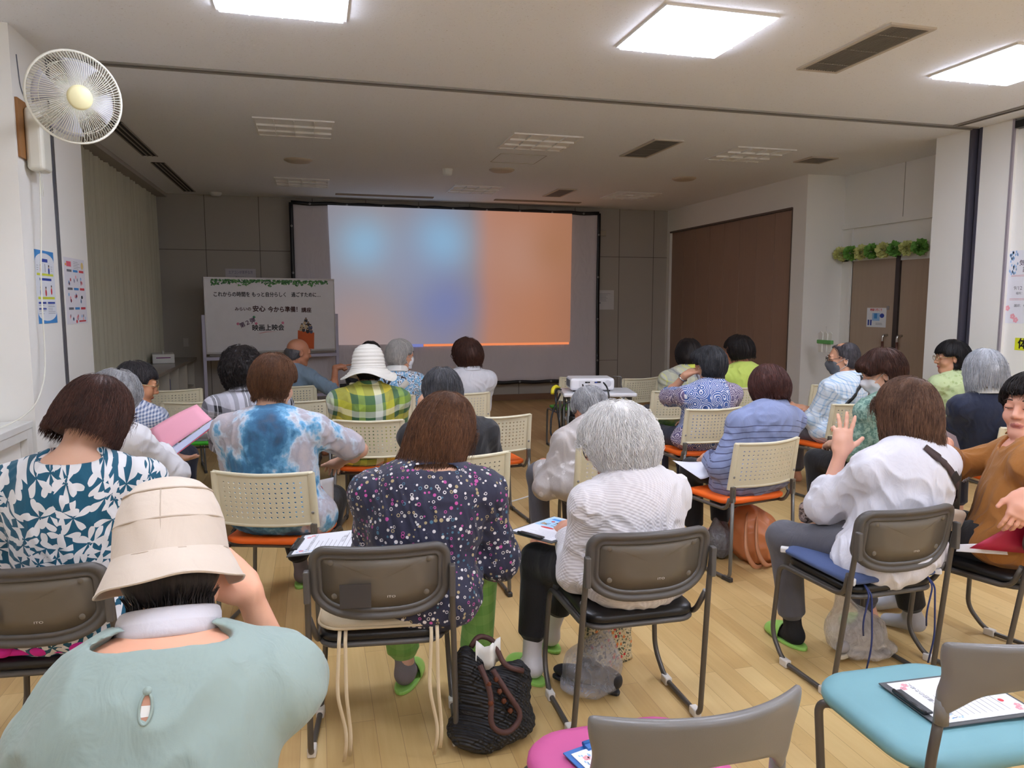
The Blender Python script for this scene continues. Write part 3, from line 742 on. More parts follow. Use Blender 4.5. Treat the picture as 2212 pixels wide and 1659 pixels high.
S.text(brn,'みらいの',.055,.275*BW,.585*BH,fat=.0015); S.text(brn,'安心',.088,.395*BW,.585*BH,fat=.0034); S.text(brn,'今から準備！',.086,.595*BW,.575*BH,fat=.0032,sx=.9); S.text(brn,'講座',.074,.77*BW,.565*BH,fat=.0024)
S.build('lettering',wb); S=Sheet((-h,-.0125,.91),(1,0,0),(0,0,1))
S.text(pur,'第２弾',.075,.305*BW,.395*BH,fat=.0018,rot=.42); S.build('lettering',wb); S=Sheet((-h,-.0125,.91),(1,0,0),(0,0,1)); S.text(ink,'映画上映会',.093,.462*BW,.32*BH,fat=.0026,sx=.95)
for u,v,mt in ((.232,.385,'a'),(.355,.475,'b'),(.37,.385,'a'),(.577,.39,'a')): S.disc(mat('dot_pink',(206,120,150),.6) if mt=='a' else mat('dot_green',(70,150,110),.6),u*BW,v*BH,.019,l=.0008)
S.poly(mat('ink_red',(200,60,70),.6),[(.385*BW,.245*BH),(.44*BW,.268*BH),(.54*BW,.27*BH),(.44*BW,.262*BH),(.4*BW,.247*BH)])
S.build('lettering',wb)
# poster of a group of people (generic) on the board
P=Sheet((-h+.69*BW,-.0125,.91+.0*BH),(1,0,0),(0,0,1)); og=mat('print_orange',(206,92,34),.6)
P.poly(og,[(0,.02),(.235,.005),(.245,.24),(.01,.28)],.0015)
sk=mat('print_skin',(206,170,134),.6); hd=mat('print_dark',(40,38,46),.6); bl=mat('print_blue',(84,92,116),.6); tn=mat('print_tan',(196,176,140),.6)
for i,(u,v,r,m1) in enumerate(((.13,.49,.035,hd),(.11,.44,.03,tn),(.16,.42,.035,hd),(.07,.38,.04,tn),(.13,.37,.04,tn),(.19,.36,.045,bl),(.09,.32,.035,hd),(.15,.30,.04,hd),(.2,.29,.035,bl),(.05,.33,.03,tn))):
    v=.25+(v-.28)*.8; r*=.85; P.disc(m1,u,v,r*.8,r,.0018+.0003*i); P.disc(sk,u,v+r*.9,r*.42,l=.0019+.0003*i); P.disc(hd,u,v+r*1.15,r*.42,r*.25,.002+.0003*i)
P.build('picture',wb)
# ---- notices on walls
def paper(name,org,ux,uy,w_,h_,label,cat,bg=(228,228,232),th=.0015):
    r=empty(name,tuple(np.array(org,float)),0,label,cat); ux=nrm(ux); uy=nrm(uy); n=np.cross(ux,uy)
    m=MB(); m.poly([(0,0,0),ux*w_,ux*w_+uy*h_,uy*h_]); m.build('sheet',mat('paper_%d_%d_%d'%bg,bg,.7),r,solid=th)
    return r,Sheet((0,0,0),ux,uy,.0015)
blue=mat('print_navy',(44,70,160),.6); sky=mat('print_sky',(64,140,206),.6); yel=mat('print_yellow',(214,220,70),.6); red=mat('print_red',(206,60,70),.6); gry=mat('print_grey',(110,112,120),.6); pink=mat('print_pink',(240,170,180),.6); lpk=mat('print_lightblue',(150,190,230),.6); teal=mat('print_teal',(40,110,110),.6)
def lines(S,mt,u0,u1,v0,v1,n,th=.003,seed=0):
    r=random.Random(seed)
    for k in range(n):
        v=v0+(v1-v0)*k/max(1,n-1); S.rect(mt,u0,v,u0+(u1-u0)*r.uniform(.6,1),v+th)
X=-1.5985
# blue exercise poster
r,S=paper('poster',(X,5.04,1.448),(0,1,0),(0,0,1),.335,.445,'blue and white exercise poster on the left pier, nearer of two','poster',(226,230,236))
S.n=np.array([1.,0,0]); W_,H_=.335,.445
S.poly(sky,[(0,H_),(0,H_-.07)]+[(W_/2-W_/2*math.cos(a),H_-.07+.055*math.sin(a)) for a in np.linspace(0,PI,12)]+[(W_,H_)]); S.poly(sky,[(W_,0),(W_,.07)]+[(W_/2+W_/2*math.cos(a),.07-.055*math.sin(a)) for a in np.linspace(0,PI,12)]+[(0,0)])
S.rect(blue,.11,.375,.22,.395); S.rect(yel,.02,.292,.31,.306); S.rect(blue,.06,.262,.27,.277); S.rect(yel,.02,.148,.31,.163)
for u in (.02,.18): S.rect(blue,u,.12,u+.13,.132)
S.rect(blue,.02,.085,.15,.094); lines(S,gry,.02,.15,.06,.11,4,.002,1); lines(S,gry,.18,.31,.06,.112,6,.002,2); S.rect(gry,.165,.315,.172,.365)
for u,v,m1 in ((.09,.335,red),(.235,.335,blue),(.07,.2,blue),(.16,.2,red),(.26,.21,red)): S.disc(m1,u,v-.012,.014,.022); S.disc(sk,u,v+.014,.01,l=.0018); S.disc(hd,u,v+.02,.01,.006,.002)
lines(S,gry,.02,.06,.325,.35,3,.002,3); lines(S,gry,.27,.31,.325,.35,3,.002,4)
S.build('print',r)
r,S=paper('poster',(X,5.575,1.43),(0,1,0),(0,0,1),.46,.45,'white exercise poster with red, blue and grey tags on the left pier','poster',(226,224,230)); S.n=np.array([1.,0,0])
S.rect(mat('print_coral',(226,100,120),.6),.05,.39,.15,.425); S.rect(mat('print_orange2',(230,160,60),.6),.02,.395,.045,.41); S.disc(mat('print_straw',(226,200,130),.6),.40,.405,.03,.025); lines(S,gry,.2,.36,.38,.425,5,.002,8)
for j,v in enumerate((.355,.232,.098)):
    for i,m1 in enumerate((gry,sky,red)):
        S.rect(m1,.05+.135*i,v,.155+.135*i,v+.016); q=random.Random(i*7+j)
        for k in range(4): S.disc(q.choice((pink,lpk,gry,red,mat('print_lav',(200,196,214),.6))),.06+.135*i+.08*q.random(),v-.03-.055*q.random(),.008+.01*q.random(),.012)
S.rect(red,.26,.012,.42,.022); S.build('print',r)
# event poster on the right near wall + yellow sign
XR=5.8185
r,S=paper('poster',(XR,5.175,1.40),(0,-1,0),(0,0,1),.55,.62,'white event poster with pink blossoms at the right edge','poster',(232,232,238)); S.n=np.array([-1.,0,0])
S.text(pur,'気楽に',.055,.20,.51); S.text(pur,'認知症',.055,.235,.455); S.text(gry,'9/12（金）',.045,.19,.30); S.text(gry,'場所：ＪＡ',.026,.17,.255); S.text(gry,'講師：せやク',.028,.18,.15); lines(S,red,.05,.4,.4,.41,2,.002,5); lines(S,red,.05,.4,.2,.21,2,.002,6)
rq=random.Random(3)
for k in range(34): S.disc(rq.choice((mat('print_bluegrey',(130,160,190),.6),lpk)),.03+.05*rq.random()+.03*math.sin(k),.42+.19*rq.random(),.006,.012)
for u,v in ((.035,.13),(.09,.06),(.12,.03)):
    for a in range(5): S.disc(pink,u+.014*math.cos(a*1.257),v+.014*math.sin(a*1.257),.011,l=.0014+.0001*a)
S.build('print',r)
r,S=paper('sign',(XR,5.045,1.173),(0,-1,0),(0,0,1),.34,.105,'small yellow sign with bold black lettering below the event poster','sign',(222,226,40)); S.n=np.array([-1.,0,0]); S.text(ink,'体験会',.095,.17,.052,fat=.003); S.build('print',r)
r,S=paper('notice',(6.3505,7.46,1.295),(0,-1,0),(0,0,1),.31,.225,'white notice with red heading and blue cup drawing taped to the door','notice',(226,228,232)); S.n=np.array([-1.,0,0])
S.text(red,'映画に行こう',.032,.15,.2,bold=.001); S.rect(lpk,.09,.075,.21,.165); S.rect(sky,.12,.10,.17,.16,.0019); S.disc(blue,.245,.135,.036,.026); S.rect(blue,.02,.02,.045,.085); S.rect(blue,.06,.02,.085,.085); lines(S,gry,.15,.26,.03,.045,2,.004); S.build('print',r)
r,S=paper('notice',(-1.23,11.594,1.92),(1,0,0),(0,0,1),.42,.155,'faded notice sheet on the front wall above the whiteboard','notice',(196,192,196)); S.text(mat('ink_lilac',(92,86,130),.6),'エアコンが苦手な方',.05,.21,.1,sx=.75); S.text(ink,'前のほうへ',.03,.21,.03); S.build('print',r)
r,S=paper('notice',(4.51,11.594,1.47),(1,0,0),(0,0,1),.335,.32,'plain white notice right of the screen on the front wall','notice',(206,204,202)); lines(S,gry,.04,.28,.14,.26,7,.004,4); S.rect(gry,.06,.1,.1,.12); S.build('print',r)
# wall plates and small fittings
o=MB().box((0,0,0),(.07,.006,.12)).build('outlet_plate',mat('plate_white',(196,192,182),.5)); o.location=(-1.84,11.592,.95); tag(o,'small switch plate on the front wall near the curtain','switch plate')
o=MB().cbox((0,0,0),(.06,.02,.045)).build('wall_bracket',mat('plate_beige',(170,160,142),.5),bevel=.01); o.location=(4.62,11.575,2.72); tag(o,'small fitting on the front wall right of the screen top','bracket')
o=MB().box((0,0,0),(.006,.06,.14)).build('switch_plate',mat('plate_grey',(120,112,112),.5)); o.location=(-2.69,3.5,1.05); o.hide_render=False
tag(o,'grey switch plate at the extreme left edge on the near wall','switch plate')
D.objects.remove(o)
# ---- wall fan on its wooden board
M_fan=mat('fan_white',(226,224,210),.4); M_board=mat('fan_board_wood',(150,104,58),.55)
o=MB().box((-1.6,4.9,2.40),(-1.585,5.27,2.73)).build('mounting_board',M_board,bevel=.002); tag(o,'small brown wooden mounting board on the left pier behind the fan','board')
o=None
fan=empty('wall_fan',(-1.59,5.06,2.5),0,'white wall-mounted fan with wire guard and cream hub at upper left','fan')
fc=np.array([-1.15,4.36,2.615])-np.array([-1.59,5.06,2.5])
fdir=nrm(np.array([.50,-.80,-.16])); fu=nrm(np.cross(fdir,(0,0,1))); fv=np.cross(fu,fdir); FR=np.stack([fu,fv,fdir],1)
b=MB(); b.box((.005,-.09,-.16),(.1,.06,.2)); b.build('control_box',M_fan,fan,bevel=.025,seg=4)
MB().tube(fillet([(.08,-.02,.1),(.2,-.2,.16),tuple(fc-fdir*.16)],.08),.028,12).build('neck',M_fan,fan)
MB().lathe([(0,-.2),(.06,-.19),(.085,-.14),(.085,-.07),(.05,-.05)],24,fc,FR).build('motor_housing',M_fan,fan)
RG=.222
gd=MB()
gd.tube([fc+FR@np.array([RG*math.cos(a),RG*math.sin(a),0]) for a in np.linspace(0,2*PI,49)[:-1]],.007,8,closed=True)
g_=gd.build('guard_rim',M_fan,fan)
w_=MB()
for k in range(96):
    a=2*PI*k/96; tw=.14
    pts=[]
    for t in (0,.25,.5,.75,1):
        rr=.055+(RG-.055)*t; aa=a+tw*(1-t)**1.5; pts.append(fc+FR@np.array([rr*math.cos(aa),rr*math.sin(aa),.075*(1-t**3)]))
    w_.tube(pts,.0019,4,cap=False)
    pts=[]
    for t in (0,.5,1):
        rr=.09+(RG-.09)*t; pts.append(fc+FR@np.array([rr*math.cos(a),rr*math.sin(a),-.07*(1-t**3)]))
    if k%2==0: w_.tube(pts,.0014,4,cap=False)
for rr,zz in ((.175,.04),(.175,-.035),(.115,-.06)): w_.tube([fc+FR@np.array([rr*math.cos(a),rr*math.sin(a),zz]) for a in np.linspace(0,2*PI,41)[:-1]],.002,5,closed=True)
gw=w_.build('wire_guard',M_fan,fan); gw['kind']='stuff'
MB().lathe([(0,.088),(.05,.086),(.06,.078),(.06,.066)],28,fc,FR).build('hub_badge',mat('fan_cream',(236,228,178),.5),fan)
for k in range(4):
    a0=k*PI/2; bm=MB()
    def bl_(u,v): rr=.05+.14*u; a=a0+(-.28+.85*v)*(.6+.5*u); return fc+FR@np.array([rr*math.cos(a),rr*math.sin(a),-.02+.05*(v-.5)*(1-.3*u)])
    bm.grid(bl_,7,7); bm.build('blade',mat('fan_blade',(196,194,204),.3),fan,solid=.002)
MB().lathe([(0,.03),(.035,.02),(.04,-.03)],16,fc,FR).build('blade_hub',M_fan,fan)
MB().tube(fillet([(.05,-.02,-.16),(.045,-.03,-.45),(.03,-.06,-.8),(.03,-.07,-1.2),(.035,-.1,-1.34),(.02,-.22,-1.52),(-.05,-.42,-1.6),(-.2,-.8,-1.605)],.12),.0045,8).build('power_cord',M_fan,fan)
cp=MB(); 
for dy in (-.045,-.015): cp.tube([(.06,dy,-.16),(.062,dy,-.3)],.0018,5)
cp.build('pull_cord',M_fan,fan)
o=MB().tube(fillet([(-1.597,4.97,2.98),(-1.597,5.0,2.8),(-1.59,5.1,2.72),(-1.57,5.0,2.68)],.05),.003,6).build('ceiling_cable',gry); tag(o,'thin grey cable down the left pier to the fan','cable')
# ---- shelf unit (left near) under the cord
ss=empty('shelf_unit',(-2.15,3.3,0),0,'cream counter with thick edge at the left border of the picture','counter')
MB().box((-.5,-1.6,.85),(.545,1.56,.89)).build('top',M_white,ss,bevel=.004); MB().box((.46,-1.6,.0),(.5,1.55,.85)).build('front_panel',M_wall,ss); MB().box((.5,1.47,0),(.54,1.55,.85)).build('end_post',M_white,ss,bevel=.003)
MB().box((.5,-1.6,.80),(.54,1.47,.85)).build('front_edge',M_white,ss)
# ---- long low shelf under the curtain
sh=empty('bookshelf',(-1.9,8.8,0),0,'low open cream bookshelf running under the curtain','bookshelf')
M_shelf=mat('shelf_cream',(196,190,176),.5); M_top=mat('counter_top',(150,142,128),.22)
MB().box((-.26,-2.6,.76),(.24,2.72,.8)).build('counter_top',M_top,sh,bevel=.004)
for k in range(9):
    y=-2.5+5.1*k/8; MB().box((-.2,y-.012,.06),(.22,y+.012,.76)).build('divider',M_shelf,sh)
MB().box((-.2,-2.5,.4),(.2,2.6,.42)).build('shelf_board',M_shelf,sh); MB().box((-.21,-2.5,.06),(-.19,2.6,.76)).build('back_panel',M_shelf,sh); MB().box((-.2,-2.55,0),(.2,2.65,.06)).build('plinth',M_shelf,sh)
o=MB().cbox((0,0,.06),(.13,.2,.06)).build('carton',M_white,bevel=.01); o.location=(-1.93,10.55,.8); o.rotation_euler=(0,0,.2); tag(o,'white box with purple stripe on the counter under the curtain','box')
st=MB().cbox((0,-.201,.075),(.085,.001,.006)).build('stripe',mat('stripe_purple',(120,30,110),.5),o)
MB().tube(fillet([(0,-.1,.12),(0,-.05,.15),(0,.05,.15),(0,.1,.12)],.03),.008,8).build('handle',M_white,o)
tb=empty('toy_bucket',(-1.8,8.62,.42),0,'red and yellow round toy container on the bookshelf','toy')
MB().lathe([(0,.02),(.09,.02),(.1,.07),(.1,.16),(.085,.19)],24).build('body',mat('toy_red',(200,36,40),.3),tb); MB().lathe([(.085,.19),(.07,.215),(0,.22)],24).build('lid',mat('toy_yellow',(226,196,40),.35),tb)
MB().lathe([(0,0),(.095,0),(.095,.03)],24).build('base',mat('toy_blue',(50,70,140),.4),tb)
for i in range(7):
    o=MB().box((0,0,0),(.16,.03+.008*(i%3),.24-.02*(i%2))).build('book',mat('book_%d'%(i%4),((150,60,60),(90,100,140),(200,196,186),(120,140,110))[i%4],.6),bevel=.002); o.location=(-1.9,9.6+.05*i,.42); tag(o,'upright book in the low shelf beyond the toy container','book','books in the low shelf')
# ---- projector and its table
tbl=empty('projector_table',(2.42,6.15,0),math.radians(-13),'white-topped trolley table carrying the projector','table')
MB().box((-.32,-.22,.765),(.32,.22,.8)).build('table_top',mat('table_white',(232,232,236),.3),tbl,bevel=.012)
MB().box((-.27,-.19,.52),(.27,.19,.54)).build('shelf',mat('table_grey',(196,196,200),.4),tbl,bevel=.006)
for sx in (-1,1):
    for sy in (-1,1):
        MB().tube([(sx*.27,sy*.17,.765),(sx*.28,sy*.19,.06)],.014,10).build('leg',M_tube,tbl); MB().lathe([(0,-.01),(.028,-.01),(.03,0),(.028,.01),(0,.01)],14,(sx*.28,sy*.19,.03),roty(PI/2)).build('caster',M_cap,tbl)
for sx in (-1,1): MB().tube([(sx*.27,-.17,.74),(sx*.27,.17,.74)],.012,8).build('side_rail',M_tube,tbl)
MB().tube(fillet([(.26,.2,.8),(.26,.235,.82),(.26,.235,.9),(.18,.235,.9)],.02),.006,8).build('handle',M_tube,tbl)
pj=empty('projector',(2.36,6.17,.803),math.radians(-11),'white data projector on the trolley table','projector')
MB().box((-.195,-.14,.012),(.195,.14,.118)).build('housing',mat('projector_white',(236,236,240),.35),pj,bevel=.024,seg=4)
b=MB(); b.box((-.12,-.1425,.045),(.08,-.1395,.098)); b.build('port_panel',mat('projector_panel',(222,222,226),.4),pj)
pt=MB(); 
for x,z,w_ in ((-.055,.083,.012),(-.032,.083,.008),(.028,.083,.012),(.055,.085,.016)): pt.cbox((x,-.144,z),(w_,.002,.006))
pt.build('ports',M_black,pj); MB().cbox((.03,-.145,.083),(.01,.002,.005)).build('video_port',blue,pj)
MB().box((-.04,-.144,.03),(.08,-.14,.055)).build('lamp_door',mat('projector_panel2',(210,210,216),.4),pj,bevel=.003)
MB().lathe([(0,.002),(.028,.001),(.03,0)],20,(.135,-.14,.07),rotx(PI/2)).build('speaker_grille',mat('projector_grille',(200,200,206),.6),pj)
gr=MB()
for k in range(7): gr.box((-.198,-.1+.03*k-.009,.04),(-.194,-.1+.03*k+.009,.1))
gr.build('vent',gry,pj); MB().lathe([(0,.0),(.032,.0),(.036,-.012),(.0,-.012)],20,(.09,.145,.066),rotx(-PI/2)).build('lens',M_black,pj)
for sx in (-1,1): MB().lathe([(0,0),(.014,0),(.012,.014),(0,.014)],10,(sx*.15,-.1,0)).build('foot',M_black,pj)
def cable(name,pts,r,m,label,fr=.06):
    o=MB().tube(fillet(pts,fr),r,8).build(name,m); tag(o,label,'cable'); return o
cable('power_cable',[(2.24,6.03,.87),(2.24,5.99,.83),(2.2,5.92,.76),(2.02,5.93,.72),(2.03,5.96,.5),(1.97,5.86,.2),(1.86,5.78,.012),(1.97,5.6,.012)],.007,M_black,'black power cable from the projector to the floor')
cable('video_cable',[(2.42,5.995,.885),(2.43,5.93,.85),(2.44,5.88,.72),(2.4,5.9,.58),(2.2,5.95,.57)],.007,M_black,'black video cable hanging over the table front')
cable('looped_cable',[(2.1,6.2,.81),(2.03,6.12,.83),(1.99,6.03,.76),(2.02,5.98,.5),(2.05,5.98,.42),(1.94,6.0,.42),(1.96,6.05,.6),(2.06,6.1,.79)],.008,M_black,'looped black cable at the left side of the projector table')
cable('tie_strap',[(2.08,6.2,.825),(2.03,6.14,.85),(1.99,6.1,.83),(1.98,6.08,.79)],.016,mat('strap_yellow',(226,210,40),.5),'yellow cable tie at the projector table corner')
cable('white_cable',[(1.2,5.45,.006),(1.47,5.55,.006),(1.75,5.75,.006),(1.9,6.0,.006),(2.1,6.2,.006)],.006,M_white,'white cable lying on the floor left of the projector',.15)
cable('thin_cable',[(1.96,6.0,.3),(1.93,5.98,.18),(1.95,5.97,.02)],.004,mat('cord_olive',(170,170,60),.5),'thin yellow-green cord hanging at the projector table')
o=sdf_obj('projector_bag',[ell((0,0,.06),(.2,.13,.055)),ell((-.15,-.04,.07),(.08,.08,.04))],.012,M_black); o.location=(2.36,6.12,.535); tag(o,'black soft bag on the lower shelf of the projector table','bag')
o=MB().cbox((0,0,.03),(.035,.05,.03)).build('power_adapter',M_black,bevel=.006); o.location=(2.15,5.98,.54); tag(o,'small black adapter on the projector table shelf','adapter')
# ---- garland of paper pompoms over the door, folded sacks on the wall
ga=empty('pompom_garland',(6.235,7.2,2.17),0,'green and cream paper pompom garland above the doors','garland')
M_pc=mat('pompom_cream',(214,216,140),.8); M_pg=mat('pompom_green',(118,172,76),.8)
rn=random.Random(9)
for i in range(8):
    y=.62-.175*i; mb=MB(); R_=.098
    for k in range(150):
        d=nrm([rn.gauss(0,1),rn.gauss(0,1),rn.gauss(0,1)]); e=nrm(np.cross(d,[rn.gauss(0,1),rn.gauss(0,1),rn.gauss(0,1)])); q=np.cross(d,e); rr=R_*rn.uniform(.75,1.05); w_=.026
        c=np.array([0,y,0.]); mb.add([c+d*rr*.35,c+d*rr*.8+e*w_,c+d*rr+q*.01,c+d*rr*.8-e*w_],[(0,1,2,3)])
    mb.build('pompom',M_pg if i%2 else M_pc,ga)
sk_=empty('folded_bags',(5.7925,7.45,1.0),0,'bundle of folded white bags with a green band hung on the wall','bags')
for k in range(3):
    dy=-.07+.07*k; m=MB(); m.prism([(-.03+dy,0),(.03+dy,.0),(.045+dy,.22),(.0+dy,.25),(-.045+dy,.22)],0,.018,lambda p,k=k:(.009-.009*k-p[2],p[0],p[1])); m.build('bag',mat('bag_offwhite',(240,238,230),.7),sk_,bevel=.006)
MB().box((-.035,-.125,.10),(.009,.125,.145)).build('band',mat('band_green',(110,180,104),.6),sk_,bevel=.008)
MB().tube(fillet([(.008,0,.3),(-.01,0,.3),(-.015,-.02,.26),(-.01,-.04,.22)],.02),.003,6).build('string',M_white,sk_)
# ================================================================ PEOPLE
def _skin(t,c):
    a=t.noise(t.co(),22,3); b=t.noise(t.co(),6,2)
    c=np.array(c,float); t.col(t.mix(b,t.mix(a,lin(c),lin(c*np.array([.97,.92,.9]))),lin(np.minimum(255,c*np.array([1.02,.95,.92])))))
    t.set(Roughness=.5,Subsurface_Weight=.12,Subsurface_Radius=(.012,.005,.003),Subsurface_Scale=.3); t.bump(t.noise(t.co(),420,2),.15,.0006)
def skin(c): return nm('skin_%d_%d_%d'%tuple(c),lambda t:_skin(t,c))
def hairm(c1,c2,rough=.4):
    def f(t):
        co=t.co(); n=t.noise(t.map(co,sc=(1,1,.14)),150,3,.6,.6); m=t.noise(co,11,3,.6)
        v=t.ma('ADD',t.ma('MULTIPLY',n,.65),t.ma('MULTIPLY',m,.35)); t.col(t.ramp(v,[(.32,c1),(.68,c2)])); t.set(Roughness=rough+.12,Specular_IOR_Level=.28)
        t.bump(n,.55,.003)
    return nm('hair_%d_%d_%d_%d'%(c1[0],c1[1],c1[2],c2[0]),f)
def cloth(name,c,c2=None,rough=.85,weave=500,fold=.45,wv=.05):
    def f(t):
        co=t.co(); a=t.noise(co,7,3); t.col(t.mix(a,lin(c),lin(c2 or [q*.93 for q in c]))); t.set(Roughness=rough,Sheen_Weight=.15); b=t.ma('ADD',t.ma('MULTIPLY',t.noise(co,weave,2),wv),t.noise(t.map(co,sc=(1,1,.5)),16,3,.55,1.0)); t.bump(b,fold,.012)
    return nm(name,f)
# arm solver
def ik(A,T,l1,l2,hint):
    A=np.array(A,float);T=np.array(T,float); v=T-A; d=np.linalg.norm(v); 
    if d>(l1+l2)*.995: T=A+v/d*(l1+l2)*.995; d=(l1+l2)*.995; v=T-A
    a=(l1*l1-l2*l2+d*d)/(2*d); h=math.sqrt(max(1e-6,l1*l1-a*a)); n=v/d; q=np.array(hint,float); q=nrm(q-n*(q@n)); return A+n*a+q*h,T
def hand_prims(w,fd,pn,side,pose='rest',s=1.0):
    """w wrist, fd finger direction, pn back-of-hand normal, side +1 right hand"""
    Y=nrm(fd); Z=nrm(np.array(pn,float)-Y*(np.array(pn,float)@Y)); X=np.cross(Y,Z)*(-1 if side>0 else 1)   # X toward the thumb
    g=lambda x,y,z:np.array(w)+s*(X*x+Y*y+Z*z); R=np.stack([X,Y,Z],1); pr=[cone(w,g(0,.05,0),.025*s,.03*s,.02)]
    pr.append(rbox(g(0,.052,0),np.array([.039,.047,.0135])*s,.012*s,R,.02)); pr.append(ell(g(.026,.03,-.006),np.array([.02,.034,.016])*s,R,.015))
    curls={'rest':(.35,.45,.5,.55),'flat':(.12,.1,.1,.14),'point':(.05,1.35,1.4,1.45),'grip':(.95,1.0,1.05,1.1),'two':(.1,.08,1.2,1.25),'spread':(.12,.12,.2,.9)}[pose]
    sp={'spread':(.28,.06,-.12,-.22),'two':(.22,.0,-.1,-.2)}.get(pose,(.08,.02,-.04,-.1))
    for i,(x,L_,c,a) in enumerate(zip((.029,.0095,-.0105,-.028),(.072,.08,.074,.058),curls,sp)):
        p=g(x,.09-.004*abs(i-1.2),0); th=0; r=(.0088,.009,.0086,.0078)[i]*s; dirx=X*math.sin(a)+Y*math.cos(a); prev=g(x*.85,.06,0)
        pr.append(cone(prev,p,r*1.1,r*1.05,.008))
        for k,(f_,cc) in enumerate(((.45,c*.9),(.31,c*1.1),(.24,c*.8))):
            th+=cc; d=dirx*math.cos(th)-Z*math.sin(th); q=p+d*L_*f_*s; pr.append(cone(p,q,r*(1.02-.08*k),r*(.94-.1*k),.005)); p=q
    t0=g(.03,.02,-.004); t1=g(.055,.048,-.012) if pose!='grip' else g(.042,.05,-.022); t2=g(.066,.075,-.016) if pose not in('grip','point') else g(.032,.078,-.034)
    if pose in('spread','two','flat'): t1=g(.062,.042,-.006); t2=g(.085,.066,-.01)
    pr+= [cone(t0,t1,.0125*s,.0105*s,.012),cone(t1,t2,.0105*s,.0085*s,.006)]
    return pr
def torso(Hp,N,lat,bulk,sh,depth=1.0,drop=(0,0)):
    u=nrm(N-Hp); Fv=np.cross(u,lat); Fv=nrm(Fv); R=np.stack([lat,Fv,np.cross(lat,Fv)],1); L=np.linalg.norm(N-Hp); b=bulk
    at=lambda t,f=0:Hp+u*L*t+Fv*f
    Cs=at(.865); S=[Cs-lat*sh+Fv*.014-u*.03,Cs+lat*sh+Fv*.014-u*.03]; S=[S[0]-np.array([0,0,drop[0]])+lat*drop[0]*.6,S[1]-np.array([0,0,drop[1]])-lat*drop[1]*.6]
    pr=[ell(at(.04,-.005),(.172*b,.125*depth*b,.105),R,.05),ell(at(.32,.012),(.155*b,.118*depth*b,.17),R,.06),ell(at(.64,-.012),(.168*b,.118*depth*b,.19),R,.06),ell(at(.8,-.012),(sh*.86,.098*depth*b,.11),R,.05),
        cone(S[0],S[1],.06,.06,.05),cone(at(.965),S[0],.05,.056,.04),cone(at(.965),S[1],.05,.056,.04)]
    return pr,S,u,Fv,R
def march(prims,V0,crown,n_steps,step,down,seed,lift=.003,wob=.0,wobf=60.,low=None,dn=None):
    """walk hair locks down the hair surface away from the crown"""
    rng=np.random.RandomState(seed); P=V0.copy(); out=[]; e=.004; ph=rng.uniform(0,6.28,(len(P),3)); lf=rng.uniform(.2,1,(len(P),1))*lift
    for k in range(n_steps+1):
        d=ev(prims,P); G=np.stack([ev(prims,P+np.eye(3)[i]*e)-d for i in range(3)],1)/e; G/=np.linalg.norm(G,axis=1)[:,None]+1e-9
        if k==0: P=P-G*(d[:,None]-lf)
        out.append((P+wob*np.sin(ph+k*step*wobf)*min(1,k/2)).copy())
        a=P-crown; a/=np.linalg.norm(a,axis=1)[:,None]+1e-9; t=a*.75+down; t=t-G*(t*G).sum(1)[:,None]; t/=np.linalg.norm(t,axis=1)[:,None]+1e-9
        tt=t+rng.normal(0,.16,t.shape)
        if low is not None: fr=low(P); tt=np.where(fr[:,None],(dn+rng.normal(0,.10,t.shape))*.35,tt)
        P=P+tt*step; d=ev(prims,P); far=np.abs(d)<.02
        if low is not None: far&=~low(P)
        P=P-np.where(far[:,None],G*(d[:,None]-lf*(1-.5*k/n_steps)),0)
    return np.stack(out,1),G
def locks_mesh(T,w,seed):
    """thin three-sided tapering strands"""
    rng=np.random.RandomState(seed); n,m=T.shape[:2]; prof=np.sin(np.linspace(.35,PI-.12,m)); V=np.zeros((n,m,3,3))
    tan=np.gradient(T,axis=1); tan/=np.linalg.norm(tan,axis=2)[...,None]+1e-9; r=rng.normal(size=(n,1,3)); a=np.cross(tan,r); a/=np.linalg.norm(a,axis=2)[...,None]+1e-9; b=np.cross(tan,a); ww=w*rng.uniform(.6,1.4,(n,1,1))*prof[None,:,None]
    for k in range(3):
        an=2*PI*k/3; V[:,:,k]=T+ww*(math.cos(an)*a+math.sin(an)*b)
    base=(np.arange(n)*m*3)[:,None,None]+(np.arange(m-1)*3)[None,:,None]; k=np.arange(3)[None,None]; k2=(k+1)%3
    Q=np.stack([base+k,base+k2,base+3+k2,base+3+k],-1).reshape(-1,4); return V.reshape(-1,3),Q
def ribbon(name,prims,pts,w,mt,parent,off=.004,th=.003,warp=None,fdir=None):
    """strap laid on a surface"""
    P=np.array(fillet(pts,.08,5)); Q=[]
    for i in range(len(P)-1):
        for k in range(6): Q.append(P[i]+(P[i+1]-P[i])*k/6)
    P=np.array(Q+[P[-1]]); e=.004
    if fdir is not None:
        P=P-fdir*.45
        for it in range(60): P=P+fdir*np.clip(ev(prims,P,warp)-off,0,.05)[:,None]*.8
        P=P[ev(prims,P,warp)<.02]
    for it in range(7):
        if it==4: P[1:-1]=(P[:-2]+2*P[1:-1]+P[2:])/4
        d=ev(prims,P,warp); G=np.stack([ev(prims,P+np.eye(3)[i]*e,warp)-d for i in range(3)],1)/e; G/=np.linalg.norm(G,axis=1)[:,None]+1e-9; P=P-G*np.clip(d-off,-.06,.06)[:,None]
    t=np.gradient(P,axis=0); t/=np.linalg.norm(t,axis=1)[:,None]; s=np.cross(t,G); s/=np.linalg.norm(s,axis=1)[:,None]+1e-9
    mb=MB(); n=len(P); mb.grid(lambda u,v:P[int(round(u*(n-1)))]+s[int(round(u*(n-1)))]*w*(v-.5),n,3)
    return mb.build(name,mt,parent,solid=th)
